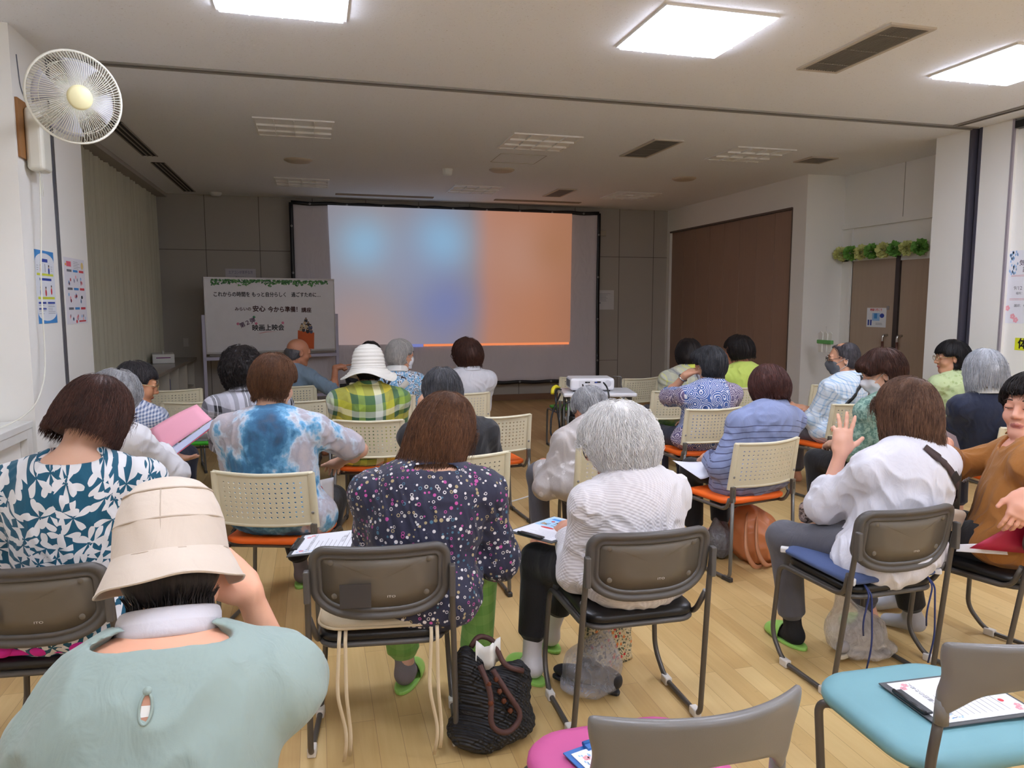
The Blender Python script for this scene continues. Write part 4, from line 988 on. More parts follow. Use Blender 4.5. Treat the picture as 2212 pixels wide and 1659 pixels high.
M_lips=mat('lip_tone',(176,98,92),.45); M_eye=mat('eye_white',(226,222,216),.25); M_iris=mat('eye_dark',(34,24,20),.2); M_brow=mat('brow_dark',(60,48,42),.7)
M_sock=mat('sock_grey',(128,120,122),.9,bump=(300,.3)); M_sockw=mat('sock_white',(216,212,214),.9,bump=(300,.3)); M_sockb=mat('sock_black',(24,24,26),.9,bump=(300,.3)); M_slip=mat('slipper_green',(150,202,98),.35); M_slipin=mat('slipper_inner',(52,66,44),.7)
M_mask=mat('mask_white',(226,226,230),.8); M_maskg=mat('mask_grey',(92,94,98),.8); M_elastic=mat('elastic_white',(220,220,222),.7); M_glass=mat('spectacle_dark',(40,30,28),.3); M_gold=mat('spectacle_gold',(190,170,130),.3,.8)
def person(label,loc,yaw,head,hyaw=0,pitch=10,roll=0,hs=1.1,bulk=1.0,sh=.185,tw=0,skc=(220,182,158),res=.008,
           hair=None,shirt=None,pants=None,arms=None,legs=None,feet=None,face=True,mask=None,glasses=None,lips=None,closed=False,z0=.535,pelvis=(0,0),extra=None,depth=1.0,ears=True,seed=1,drop=(0,0)):
    yw=math.radians(yaw); Rw=rotz(yw); W2L=lambda p:Rw.T@(np.array(p,float)-np.array([loc[0],loc[1],0]))
    Hd=W2L(head); HR=rotz(math.radians(hyaw)-yw)@rotx(-math.radians(pitch))@roty(math.radians(roll)); hp=lambda x,y,z:Hd+HR@np.array([x,y,z])*hs
    sk=skin(skc); Hp=np.array([pelvis[0],pelvis[1],z0]); SB=hp(0,-.035,-.075); N=SB+nrm(Hp-SB)*.065-np.array([0,.012,0]); lat=np.array([math.cos(math.radians(tw)),math.sin(math.radians(tw)),0.])
    tor,S,u,Fv,TR=torso(Hp,N,lat,bulk,sh,depth,drop)
    # ---- arms
    A=[]; arms=arms or {}
    for i,sd in ((0,-1),(1,1)):
        a=dict(t=(sd*.10,.30,.635),hint=(sd*.38,-.45,-1),pose='rest',fd=(-sd*.35,.8,-.25),pn=(sd*.15,.2,1),world=False); a.update(arms.get(sd,{}))
        T=W2L(a['t']) if a['world'] else np.array(a['t'],float); fd=Rw.T@np.array(a['fd'],float) if a['world'] else np.array(a['fd'],float); pn=Rw.T@np.array(a['pn'],float) if a['world'] else np.array(a['pn'],float)
        E,T=ik(S[i],T,.285,.25,a['hint'] if not a['world'] else Rw.T@np.array(a['hint'],float)); A.append((S[i],E,T,fd,pn,a['pose'],sd))
    body=[p for p in tor]
    for s_,E,T,fd,pn,po,sd in A:
        body+= [cone(s_,E,.050,.040,.03),cone(E,T,.039,.026,.02),ell(E+(T-E)*.28,(.037,.037,.05),None,.03)]; body+=hand_prims(T,fd,pn,sd,po,1.04)
    # ---- legs
    Lg=[]; legs=legs or {}
    for sd in (-1,1):
        l=dict(k=(sd*.115,.43,.50),a=(sd*.11,.40,.10),toe=(0,1,0)); l.update(legs.get(sd,{})); Lg.append((np.array([pelvis[0]+sd*.092,pelvis[1]+.05,z0-.01]),np.array(l['k'],float),np.array(l['a'],float),np.array(l['toe'],float),sd))
    for h,k,a,toe,sd in Lg:
        body+= [cone(h,k,.082,.058,.04),cone(k,a,.054,.036,.03),ell(k+(a-k)*.3-np.array([0,.012,0]),(.05,.052,.09),None,.03)]
        t_=nrm(toe*np.array([1,1,0])); body+= [cone(a-np.array([0,0,.045])-t_*.02,a+t_*.115-np.array([0,0,.068]),.034,.026,.03)]
    # ---- neck and head
    body+= [cone(N-u*.03,SB+HR@np.array([0,.012,.01]),.056*hs*.95,.052*hs*.95,.03)]
    hd=[ell(hp(0,-.012,.03),np.array([.073,.093,.083])*hs,HR,.02),ell(hp(0,.022,-.035),np.array([.06,.068,.074])*hs,HR,.035),ell(hp(0,.062,-.092),np.array([.026,.024,.02])*hs,HR,.03)]
    for s in (-1,1):
        hd+= [cone(hp(s*.052,-.005,-.065),hp(s*.018,.06,-.094),.017*hs,.016*hs,.03),ell(hp(s*.036,.058,-.03),np.array([.026,.024,.024])*hs,HR,.025)]
        if face: hd.append(ell(hp(s*.031,.092,.010),np.array([.02,.014,.012])*hs,HR,.014,'-'))
    hd+= [cone(hp(-.028,.078,.03),hp(.028,.078,.03),.013*hs,.013*hs,.02)]
    if face:
        hd+= [cone(hp(0,.082,.018),hp(0,.104,-.022),.0085*hs,.0125*hs,.012),ell(hp(-.012,.094,-.027),np.array([.009,.01,.008])*hs,HR,.008),ell(hp(.012,.094,-.027),np.array([.009,.01,.008])*hs,HR,.008),
              cone(hp(-.019,.079,-.058),hp(0,.089,-.055),.006*hs,.008*hs,.006),cone(hp(.019,.079,-.058),hp(0,.089,-.055),.006*hs,.008*hs,.006),cone(hp(-.016,.078,-.066),hp(.016,.078,-.066),.008*hs,.008*hs,.006)]
        for s in (-1,1): hd.append(ell(hp(s*.031,.079,.011),np.array([.018,.0125,.0125])*hs,HR,.006))
    if ears:
        for s in (-1,1): hd+= [ell(hp(s*.077,-.006,-.006),np.array([.009,.018,.031])*hs,HR@rotz(-s*.35),.01),ell(hp(s*.083,-.002,-.004),np.array([.006,.009,.016])*hs,HR@rotz(-s*.35),.006,'-')]
    body+=hd
    V,Q=nets(body,res); C=V[Q].mean(1); mi=np.zeros(len(Q),int)
    if face and not mask:
        q=(C-Hd)@HR/hs; lip=(np.abs(q[:,0])<.024)&(np.abs(q[:,2]+.062)<.0085*(1-(q[:,0]/.026)**2)+.002)&(q[:,1]>.074); mi[lip]=1
    b=raw_mesh('person',V,Q,[sk,lips or M_lips],None,mi); b.location=(loc[0],loc[1],0); b.rotation_euler=(0,0,yw); tag(b,label,'person','seated audience members')
    if face and not closed:
        for s in (-1,1):
            e=MB(); e.lathe([(.0105*math.sin(a),.0105*math.cos(a)) for a in np.linspace(PI,0,9)],14); e.cur=1; e.lathe([(.0048*math.sin(a)*1.0,.0107*math.cos(a*.5)) for a in np.linspace(.9,0,4)],12,c=(0,0,.0002))
            o=e.build('eye',[M_eye,M_iris],b); o.matrix_local=Matrix.Translation(Vector(hp(s*.031,.0835,.009)))@Matrix((HR@rotx(-PI/2+.15)).tolist()).to_4x4()
            o.scale=(hs*1.1,hs*.42,hs*.86)
    if closed:
        m=MB()
        for s in (-1,1): m.tube([hp(s*(.031+.018*q),.0925-.010*abs(q)**2-.003*q*q,.0035+.0035*q*q) for q in np.linspace(-1,1,9)],[.0006,.0012,.0016,.0017,.0017,.0017,.0016,.0012,.0006],6)
        m.build('eyelashes',M_iris,b)
    if face:
        m=MB()
        for s in (-1,1): m.tube([hp(s*x,.094-abs(x-.03)*.35,.032+.006*math.sin((x-.012)/.036*PI)) for x in np.linspace(.012,.05,6)],[.0015,.0028,.003,.0028,.0022,.001],6)
        m.build('eyebrows',M_brow,b)
    # ---- trousers
    if pants:
        pr=[ell(Hp+np.array([0,0,-.005]),(.182*bulk,.14*bulk,.115),None,.05)]; fr=pants.get('len',.86); fl=pants.get('flare',1.0)
        for h,k,a,toe,sd in Lg: e=k+(a-k)*fr; pr+= [cone(h,k,.094,.07,.05),cone(k,e,.07,.056*fl,.04,cap=False),cone(k,e+(e-k)*.04,.06,.058*fl,.02,cap=True)]
        sdf_obj('trousers',pr,res,pants['m'],b,folds(seed,.003,30,(1,1,.5)))
    if feet:
        for h,k,a,toe,sd in Lg:
            if feet.get('only') and sd not in feet['only']: continue
            t_=nrm(toe*np.array([1,1,0])); ctr=a*np.array([1,1,0])+t_*.05; sR=np.stack([np.cross(t_,(0,0,1)),t_,(0,0,1)],1)
            if feet.get('sock'): sdf_obj('sock',[cone(k+(a-k)*.72,a-np.array([0,0,.03]),.042,.04,.03),cone(a-np.array([0,0,.045])-t_*.02,a+t_*.115-np.array([0,0,.066]),.039,.03,.03)],.007,feet['sock'],b)
            if feet.get('slip',True):
                so=MB(); O=[(.046*math.sin(q)*(1+.12*math.cos(q)),.135*-math.cos(q)+.0) for q in np.linspace(0,2*PI,25)[:-1]]; so.prism([(x,y) for x,y in O],.0,.016,lambda p:ctr+sR@p); so.build('slipper_sole',M_slip,b,bevel=.005)
                up=MB()
                def uf(uu,vv): an=PI*uu; y=.0+.128*vv; wd=.047*math.sqrt(max(0,1-(vv*.99)**2.6)); return ctr+sR@np.array([wd*math.cos(an)*1.05,y,.012+(.075-.035*vv)*math.sin(an)*math.sqrt(max(0,1-(vv*.985)**4))])
                up.grid(uf,13,9); up.build('slipper_upper',M_slip,b,solid=.004)
    # ---- shirt
    if shirt:
        t=shirt.get('t',.014); pr=infl(tor,t); pr.append(ell(Hp+np.array([0,-.005,-.005]),(.19*bulk*shirt.get('hem',1),.15*bulk*depth,.10),None,.06))
        if shirt.get('drape'): 
            for p in shirt['drape']: pr.append(ell(np.array(p[:3],float),p[3:6],None,.08))
        sl=shirt.get('sl',.7); r0=shirt.get('r0',.062); r1=shirt.get('r1',.056)
        for (s_,E,T,fd,pn,po,sd) in A:
            q=sl if np.isscalar(sl) else sl[0 if sd<0 else 1]
            if q<=1: pr.append(cone(s_,s_+(E-s_)*q,r0,r1,.04)); pr.append(cone(s_,s_+(E-s_)*(q+.03),r0*.95,r1*1.04,.015,cap=True))
            else:
                pr.append(cone(s_,E,r0,(r0+r1)/2,.04)); e=E+(T-E)*(q-1); pr.append(cone(E,e,(r0+r1)/2,r1,.05)); pr.append(cone(E,e+(e-E)*.05,(r0+r1)/2*.9,r1,.015,cap=True))
        nk=shirt.get('nk',.064); pr.append(cone(N-u*shirt.get('ndrop',.0)-Fv*.0,SB+nrm(SB-N)*.03+Fv*.01,nk,nk*.95,.008,'-')); 
        if shirt.get('vneck'): hf=nrm(HR[:,1]*np.array([1,1,0])+Fv*.6); pr.append(cone(N+hf*.06-u*.045,SB+hf*.07,nk*.8,nk*.85,.015,'-'))
        if shirt.get('nback'): pr.append(ell(N-Fv*.06-u*.0,np.array([nk*1.25,.06,shirt['nback']]),TR,.01,'-'))
        wp=folds(seed+7,shirt.get('fold',.0045),shirt.get('ff',62),shirt.get('an',(1,1,.75)))
        wp0=wp; wp=lambda P:wp0(P)*np.clip((np.linalg.norm(P-N,axis=-1)-.105)/.07,0,1)
        so=sdf_obj(shirt.get('name','shirt'),pr,shirt.get('res',res),shirt['m'],b,wp)
        if shirt.get('collar'):
            c=MB(); ax=nrm(SB-N); cn=N+ax*.012+Fv*.006; e2=np.cross(ax,lat); hh=shirt['collar']; cw=shirt.get('cw',.03); rr=nk+.006
            prof=[(0,-.012),(.001,hh*.6),(.004,hh),(.010,hh*1.02),(.018,hh*.75),(cw,hh*.1),(cw+.004,-.004)]
            def cf(uu,vv):
                an=-PI/2+(uu-.5)*2*PI*shirt.get('cs',.84); q=vv*(len(prof)-1); i=min(int(q),len(prof)-2); f_=q-i; dr=prof[i][0]*(1-f_)+prof[i+1][0]*f_; dz=prof[i][1]*(1-f_)+prof[i+1][1]*f_
                return cn+(lat*math.cos(an)+e2*math.sin(an))*(rr+dr)+ax*dz
            c.grid(cf,28,9); c.build('collar',shirt.get('cm',shirt['m']),b,solid=.004)
    else: pr=None
    # ---- hair
    if hair:
        hm=hairm(hair['c1'],hair['c2'],hair.get('rough',.4)); t=hair.get('t',.018); st=hair.get('style','short'); zb=hair.get('zb',-.09); hr=hair.get('res',max(.006,res*.85))
        H=[ell(hp(0,-.014+hair.get('dy',0),.03),np.array([.074+t,.095+t,.084+t*1.05])*hs,HR,.03)]
        if st=='bob': H+= [ell(hp(0,-.03,-.035),np.array([.082+t,.083+t,.085+t])*hs,HR,.05),ell(hp(0,-.02,zb+.03),np.array([.078+t*hair.get('fl',1.0),.078+t*.8,.05])*hs,HR,.05)]
        elif st=='short': H+= [ell(hp(0,-.040,-.012),np.array([.070+t*.75,.064+t*.65,.082+t*.2])*hs,HR,.04)]
        elif st=='puff': H+= [ell(hp(0,-.035,-.02),np.array([.08+t,.085+t,.08+t])*hs,HR,.05)]
        elif st=='bald': H=[ell(hp(0,-.02,-.005),np.array([.077,.096,.052])*hs,HR,.02),ell(hp(0,-.045,-.04),np.array([.066,.064,.05])*hs,HR,.03)]
        for lp in hair.get('lumps',()): H.append(ell(hp(*lp[:3]),np.array(lp[3:6])*hs,HR,.03))
        for lp in hair.get('cut',()): H.append(ell(hp(*lp[:3]),np.array(lp[3:6])*hs,HR,.02,'-'))
        zf=hair.get('zf',.048); xf=hair.get('xf',.066 if st in('bob','puff') else .2); yf=hair.get('yf',.042)
        H.append(rbox(hp(0,yf+.15,zf-.2),np.array([xf,.15,.2])*hs,.03,HR,.02,'-'))
        if hair.get('ear',st in('short','bald')):
            for s in (-1,1): H.append(ell(hp(s*.098,.004,-.02),np.array([.03,.03,.042])*hs,HR,.01,'-')); H.append(rbox(hp(s*.1,.055,-.04),np.array([.06,.05,.06])*hs,.02,HR,.02,'-'))
        H.append(rbox(hp(0,0,zb-.2),np.array([.4,.4,.2])*hs,.01,HR,.01,'-'))
        if hair.get('ztop') is not None: H.append(rbox(hp(0,0,hair['ztop']+.2),np.array([.4,.4,.2])*hs,.01,HR,.01,'-'))
        if st=='bald': H.append(rbox(hp(0,.02,.12),np.array([.3,.3,.085])*hs,.03,HR,.02,'-'))
        na=hair.get('na',.003); nf=hair.get('nf',60); rg=np.random.RandomState(seed+3); Wn=rg.normal(size=(6,3))*nf*np.array(hair.get('nan',(1,1,.45))); phn=rg.uniform(0,6.28,6)
        def hw(P):
            q=(P-Hd)@HR; s=0
            for i in range(6): s=s+np.sin(q@Wn[i]+phn[i]+.6*np.sin(q[:,2]*40))
            return na*s/2.5
        V,Q=nets(H,hr,hw); nl=hair.get('n',1100); rg=np.random.RandomState(seed); V0=V[rg.randint(0,len(V),nl)]
        q0=(V0-Hd)@HR/hs; V0=V0[(q0[:,2]>zb+.015)&(q0[:,2]<hair.get('ztop',1)-.02)]
        Tk,G=march(H,V0,hp(*hair.get('crown',(0,-.06,.12))),hair.get('steps',7),hair.get('len',.09)/7,HR@np.array(hair.get('down',(0,-.05,-.6))),seed,hair.get('lift',.008),hair.get('wob',.0),hair.get('wobf',60),lambda P:((P-Hd)@HR)[:,2]/hs<zb+.012,HR@np.array([0,-.1,-1.]))
        L=locks_mesh(Tk,hair.get('w',.0019),seed); Q=np.concatenate([Q,L[1]+len(V)]); V=np.concatenate([V,L[0]]); raw_mesh('hair',V,Q,hm,b)
    # ---- mask, glasses
    if mask:
        mk=infl(hd,.006); mp=[(lo,hi,f,k,op) for lo,hi,f,k,op in mk]; bx=rbox(hp(0,.085,-.052),np.array([.064,.055,.047])*hs,.02,HR,.01)
        full=lambda P:np.maximum(ev(mp,P),bx[2](P)); sdf_obj('face_mask',[(bx[0],bx[1],full,.01,'+'),ell(hp(0,.085,-.04),np.array([.03,.03,.035])*hs,HR,.03)],.005,mask,b)
        m=MB()
        for s in (-1,1): m.tube([hp(s*.06,.05,-.02),hp(s*.082,.0,.01),hp(s*.085,-.02,.0),hp(s*.08,-.01,-.04),hp(s*.06,.045,-.075)],.0018,5)
        m.build('ear_loops',M_elastic,b)
    if glasses:
        m=MB()
        for s in (-1,1):
            m.tube([hp(s*.033+.026*math.cos(a)*(1 if abs(math.cos(a))<.9 else .97),.103,.008+.02*math.sin(a)) for a in np.linspace(0,2*PI,25)[:-1]],.002*hs,6,closed=True); m.tube([hp(s*.059,.102,.014),hp(s*.082,.06,.014),hp(s*.084,-.005,.012),hp(s*.084,-.02,-.008)],.002*hs,6)
        m.tube([hp(-.008,.105,.012),hp(0,.109,.016),hp(.008,.105,.012)],.002,6); m.build('spectacles',glasses,b)
    ctx=dict(wp=wp if shirt else None,b=b,hp=hp,HR=HR,Hd=Hd,N=N,SB=SB,u=u,F=Fv,lat=lat,S=S,A=A,shirt=pr if shirt else None,W2L=W2L,hs=hs,res=res,TR=TR,Hp=Hp)
    if extra: extra(ctx)
    return b,ctx
# ---------------------------------------------------------------- clothing patterns
def pat(name,fn,rough=.85,fold=.45,bumpd=.012):
    def f(t):
        co=t.co(); x,y,z=t.sep(co); t.col(fn(t,co,x,y,z)); t.set(Roughness=rough,Sheen_Weight=.12)
        t.bump(t.ma('ADD',t.ma('MULTIPLY',t.noise(co,480,2),.12),t.noise(t.map(co,sc=(1,1,.5)),16,3,.55,1.0)),fold,bumpd)
    return nm(name,f)
def _leaf(t,co,x,y,z):
    v2=t.vec(t.ma('ADD',x,t.ma('MULTIPLY',y,.35)),t.ma('ADD',z,t.ma('MULTIPLY',y,-.6)),0); m=None
    for sc,of,n in ((11.5,0,2.5),(13.0,3.7,2.0)):
        p=t.map(v2,loc=(of,of*.7,0)); o=t.vor(p,sc,dim='2D',rnd=.75); d=t.vm('SCALE',t.vm('SUBTRACT',p,o['Position'])); d.node.inputs[3].default_value=sc
        dx,dy,_=t.sep(d); r=t.ma('SQRT',t.ma('ADD',t.ma('MULTIPLY',dx,dx),t.ma('MULTIPLY',dy,dy))); th=t.ma('ARCTAN2',dy,dx); cr=t.sep(o['Color'])[0]
        c=t.ma('ABSOLUTE',t.ma('COSINE',t.ma('ADD',t.ma('MULTIPLY',th,n),t.ma('MULTIPLY',cr,6.28)))); q=t.ma('DIVIDE',r,.66)
        wid=t.ma('MULTIPLY',t.ma('SINE',t.ma('MULTIPLY',t.ma('MINIMUM',q,1),3.1)),.2)      # pointed leaf: width along radius
        inside=t.ma('MULTIPLY',t.ma('GREATER_THAN',c,t.ma('SUBTRACT',1,wid)),t.ma('LESS_THAN',q,.98)); inside=t.ma('MULTIPLY',inside,t.ma('GREATER_THAN',q,.06))
        inside=t.ma('MULTIPLY',inside,t.ma('LESS_THAN',c,.9985)) if False else inside
        m=inside if m is None else t.ma('MAXIMUM',m,inside)
    return t.mix(m,lin((8,82,108)),lin((222,222,224)))
M_leafp=pat('leaf_print',_leaf,.8,.25)
def _dots(t,co,x,y,z):
    o=t.vor(co,54,rnd=.8); cr=t.sep(o['Color']); col=t.ramp(cr[0],[(0,(226,222,224)),(.27,(196,84,160)),(.45,(178,160,120)),(.66,(70,116,140)),(.8,(214,210,206))],'CONSTANT')
    d=o['Distance']; s=t.ma('ADD',.27,t.ma('MULTIPLY',cr[2],.12)); fil=t.ma('LESS_THAN',d,s); hole=t.ma('MULTIPLY',t.ma('LESS_THAN',d,t.ma('MULTIPLY',s,.62)),t.ma('GREATER_THAN',cr[1],.45))
    return t.mix(hole,t.mix(fil,lin((40,42,66)),col),lin((34,36,58)))
M_dots=pat('navy_dot_print',_dots,.7,.4)
def _tie(t,co,x,y,z):
    n=t.noise(t.map(co,sc=(1.0,1,.8)),6.5,5,.6,.15); v=t.ma('ADD',n,t.ma('MULTIPLY',t.ma('EXPONENT',t.ma('MULTIPLY',t.ma('POWER',t.ma('ADD',x,.03),2),-60)),.17))
    v=t.ma('SUBTRACT',v,t.ma('MULTIPLY',t.ma('SUBTRACT',z,.78),.1))
    return t.ramp(v,[(.36,(190,180,182)),(.46,(172,168,178)),(.52,(196,208,220)),(.57,(110,168,206)),(.64,(60,116,156)),(.75,(52,92,126)),(.85,(78,90,112))])
M_tie=pat('tie_dye',_tie,.85,.35)
def plaid(name,sx,sz,px,pz,f=.5,rough=.85,bt='MIX',sl=.35,off=0):
    def fn(t,co,x,y,z):
        u=t.ma('FRACT',t.ma('DIVIDE',t.ma('ADD',t.ma('ADD',x,off),t.ma('MULTIPLY',y,sl)),px)); v=t.ma('FRACT',t.ma('DIVIDE',t.ma('ADD',z,t.ma('MULTIPLY',y,-.4)),pz))
        return t.mix(f,t.ramp(u,sx,'CONSTANT'),t.ramp(v,sz,'CONSTANT'),bt)
    return pat(name,fn,rough,.4)
M_bwplaid=plaid('bw_plaid',[(0,(196,196,208)),(.2,(40,38,44)),(.3,(235,235,240)),(.33,(40,38,44)),(.44,(170,170,182)),(.7,(205,205,215)),(.84,(120,120,130))],[(0,(205,205,215)),(.24,(150,150,160)),(.4,(240,240,244)),(.43,(170,170,180)),(.6,(40,38,44)),(.78,(200,200,210))],.16,.2,.42)
M_gplaid=plaid('green_yellow_plaid',[(0,(60,104,60)),(.22,(226,230,224)),(.40,(70,110,84)),(.48,(214,196,50)),(.72,(52,92,60)),(.86,(150,176,70))],[(0,(90,120,84)),(.22,(214,200,80)),(.45,(48,88,56)),(.62,(222,224,206)),(.80,(140,164,56))],.30,.24,.5,off=.07)
M_yplaid=plaid('yellow_grey_plaid',[(0,(196,196,170)),(.3,(150,152,150)),(.45,(200,200,176)),(.7,(214,214,90)),(.76,(176,178,166))],[(0,(200,200,174)),(.35,(146,148,150)),(.5,(204,204,180)),(.78,(212,214,96)),(.84,(180,182,168))],.13,.13,.5)
M_bluecheck=plaid('blue_check',[(0,(214,224,234)),(.25,(140,180,214)),(.33,(222,230,238)),(.55,(120,164,204)),(.62,(216,226,236)),(.8,(160,194,222))],[(0,(218,228,236)),(.28,(140,180,214)),(.36,(224,232,238)),(.6,(124,168,206)),(.68,(214,224,234))],.075,.08,.5)
M_gingham=plaid('blue_gingham',[(0,(214,218,228)),(.5,(92,110,150))],[(0,(222,226,234)),(.5,(104,122,160))],.02,.02,.5)
def _pais(t,co,x,y,z):
    o=t.vor(co,13,rnd=.9); r=t.ma('SINE',t.ma('ADD',t.ma('MULTIPLY',o['Distance'],42),t.ma('MULTIPLY',t.noise(co,30,2),4))); c=t.ramp(r,[(.3,(66,96,160)),(.5,(150,172,206)),(.72,(224,224,232))])
    k=t.ma('GREATER_THAN',t.ma('ABSOLUTE',t.ma('ADD',x,.02)),.17); return t.mix(t.ma('MULTIPLY',k,.6),c,t.ramp(r,[(.3,(120,84,96)),(.7,(206,190,200))]))
M_pais=pat('paisley',_pais,.75,.35)
def _slate(t,co,x,y,z):
    f=t.ma('FRACT',t.ma('MULTIPLY',t.ma('ADD',z,t.ma('MULTIPLY',t.ma('POWER',x,2),.5)),29)); s=t.ma('MULTIPLY',t.ma('LESS_THAN',f,.16),t.ma('LESS_THAN',z,.88)); return t.mix(s,t.mix(t.noise(co,6,3),lin((126,138,176)),lin((136,148,186))),lin((78,84,116)))
M_slate_j=pat('slate_blue_knit',_slate,.85,.45)
def _satin(t,co,x,y,z):
    o=t.vor(co,20,rnd=1); p=t.ma('MULTIPLY',t.ma('LESS_THAN',o['Distance'],t.ma('ADD',.2,t.ma('MULTIPLY',t.noise(co,130,2),.25))),t.ma('GREATER_THAN',t.sep(o['Color'])[0],.45)); return t.mix(t.ma('MULTIPLY',p,t.noise(co,140,2)),lin((186,178,174)),lin((236,232,230)))
M_satin=pat('satin_embroidered',_satin,.36,.5)
def _bf(t,co,x,y,z):
    n=t.noise(co,34,2,.5,1.2); return t.ramp(n,[(0,(30,34,48)),(.41,(226,230,236)),(.5,(80,156,206)),(.56,(150,200,228)),(.61,(36,74,130)),(.66,(232,234,238))],'CONSTANT')
M_bfl=pat('blue_floral',_bf,.8,.3)
def _lime(t,co,x,y,z): return t.mix(t.ma('LESS_THAN',t.vor(co,26)['Distance'],.32),lin((196,212,160)),lin((176,196,136)))
M_limeleaf=pat('pale_green_print',_lime)
def _mint(t,co,x,y,z): return t.ramp(t.noise(co,42,3,.6,.8),[(.4,(158,188,172)),(.52,(120,156,142)),(.6,(98,134,124))])
M_mintleaf=pat('mint_print',_mint)
def _knit(t):
    co=t.co(); x,y,z=t.sep(co); k=t.ma('MULTIPLY',t.ma('SINE',t.ma('MULTIPLY',t.ma('ADD',x,y),420)),t.ma('SINE',t.ma('MULTIPLY',z,420))); t.col(t.mix(t.ma('MULTIPLY',t.ma('ADD',k,1),.5),lin((214,210,214)),lin((232,229,232)))); t.set(Roughness=.9,Sheen_Weight=.2)
    t.bump(t.ma('ADD',t.ma('MULTIPLY',k,.14),t.noise(t.map(co,sc=(1,1,.5)),14,3,.5,1)),.55,.012)
M_knit=nm('waffle_knit',_knit)
M_mint=cloth('mint_cotton',(150,168,161),(144,162,155),.8,420,.5,.02)
M_lace=cloth('white_lace',(228,226,228),None,.9,160,.5); M_wsh=cloth('white_cotton',(224,224,232),(214,214,224),.75,500,.6); M_wsh2=cloth('white_cotton_b',(222,222,228),None,.8,500,.5); M_btee=cloth('black_tee',(30,30,34),None,.8); M_gtee=cloth('grey_blue_tee',(124,142,158),(104,124,142),.85); M_ytee=cloth('lime_tee',(208,226,110),(200,220,104),.8); M_bshirt=cloth('ochre_shirt',(170,112,48),(158,102,42),.85,400,.5); M_navyc=cloth('navy_cardigan',(34,42,66),(26,34,56),.9,260,.5)
M_bpants=cloth('black_trousers',(26,26,30),None,.85); M_gpants=plaid('green_check_trousers',[(0,(140,186,96)),(.5,(118,168,78))],[(0,(146,190,100)),(.5,(122,172,82))],.06,.07,.5); M_greyp=cloth('grey_trousers',(92,92,100),None,.85); M_jeans=cloth('navy_trousers',(40,46,66),None,.85)
HB=((38,24,20),(92,58,46)); HBr=((58,36,26),(124,84,56)); HK=((20,17,17),(50,42,40)); HG=((108,108,110),(196,195,196)); HW=((232,230,228),(255,254,252)); HDG=((44,44,48),(104,104,108)); HR_=((46,26,24),(96,56,48)); HS=((140,143,150),(210,212,216))
H=lambda c,**k:dict(c1=c[0],c2=c[1],**k)
A0={}
SKO=(206,160,130)
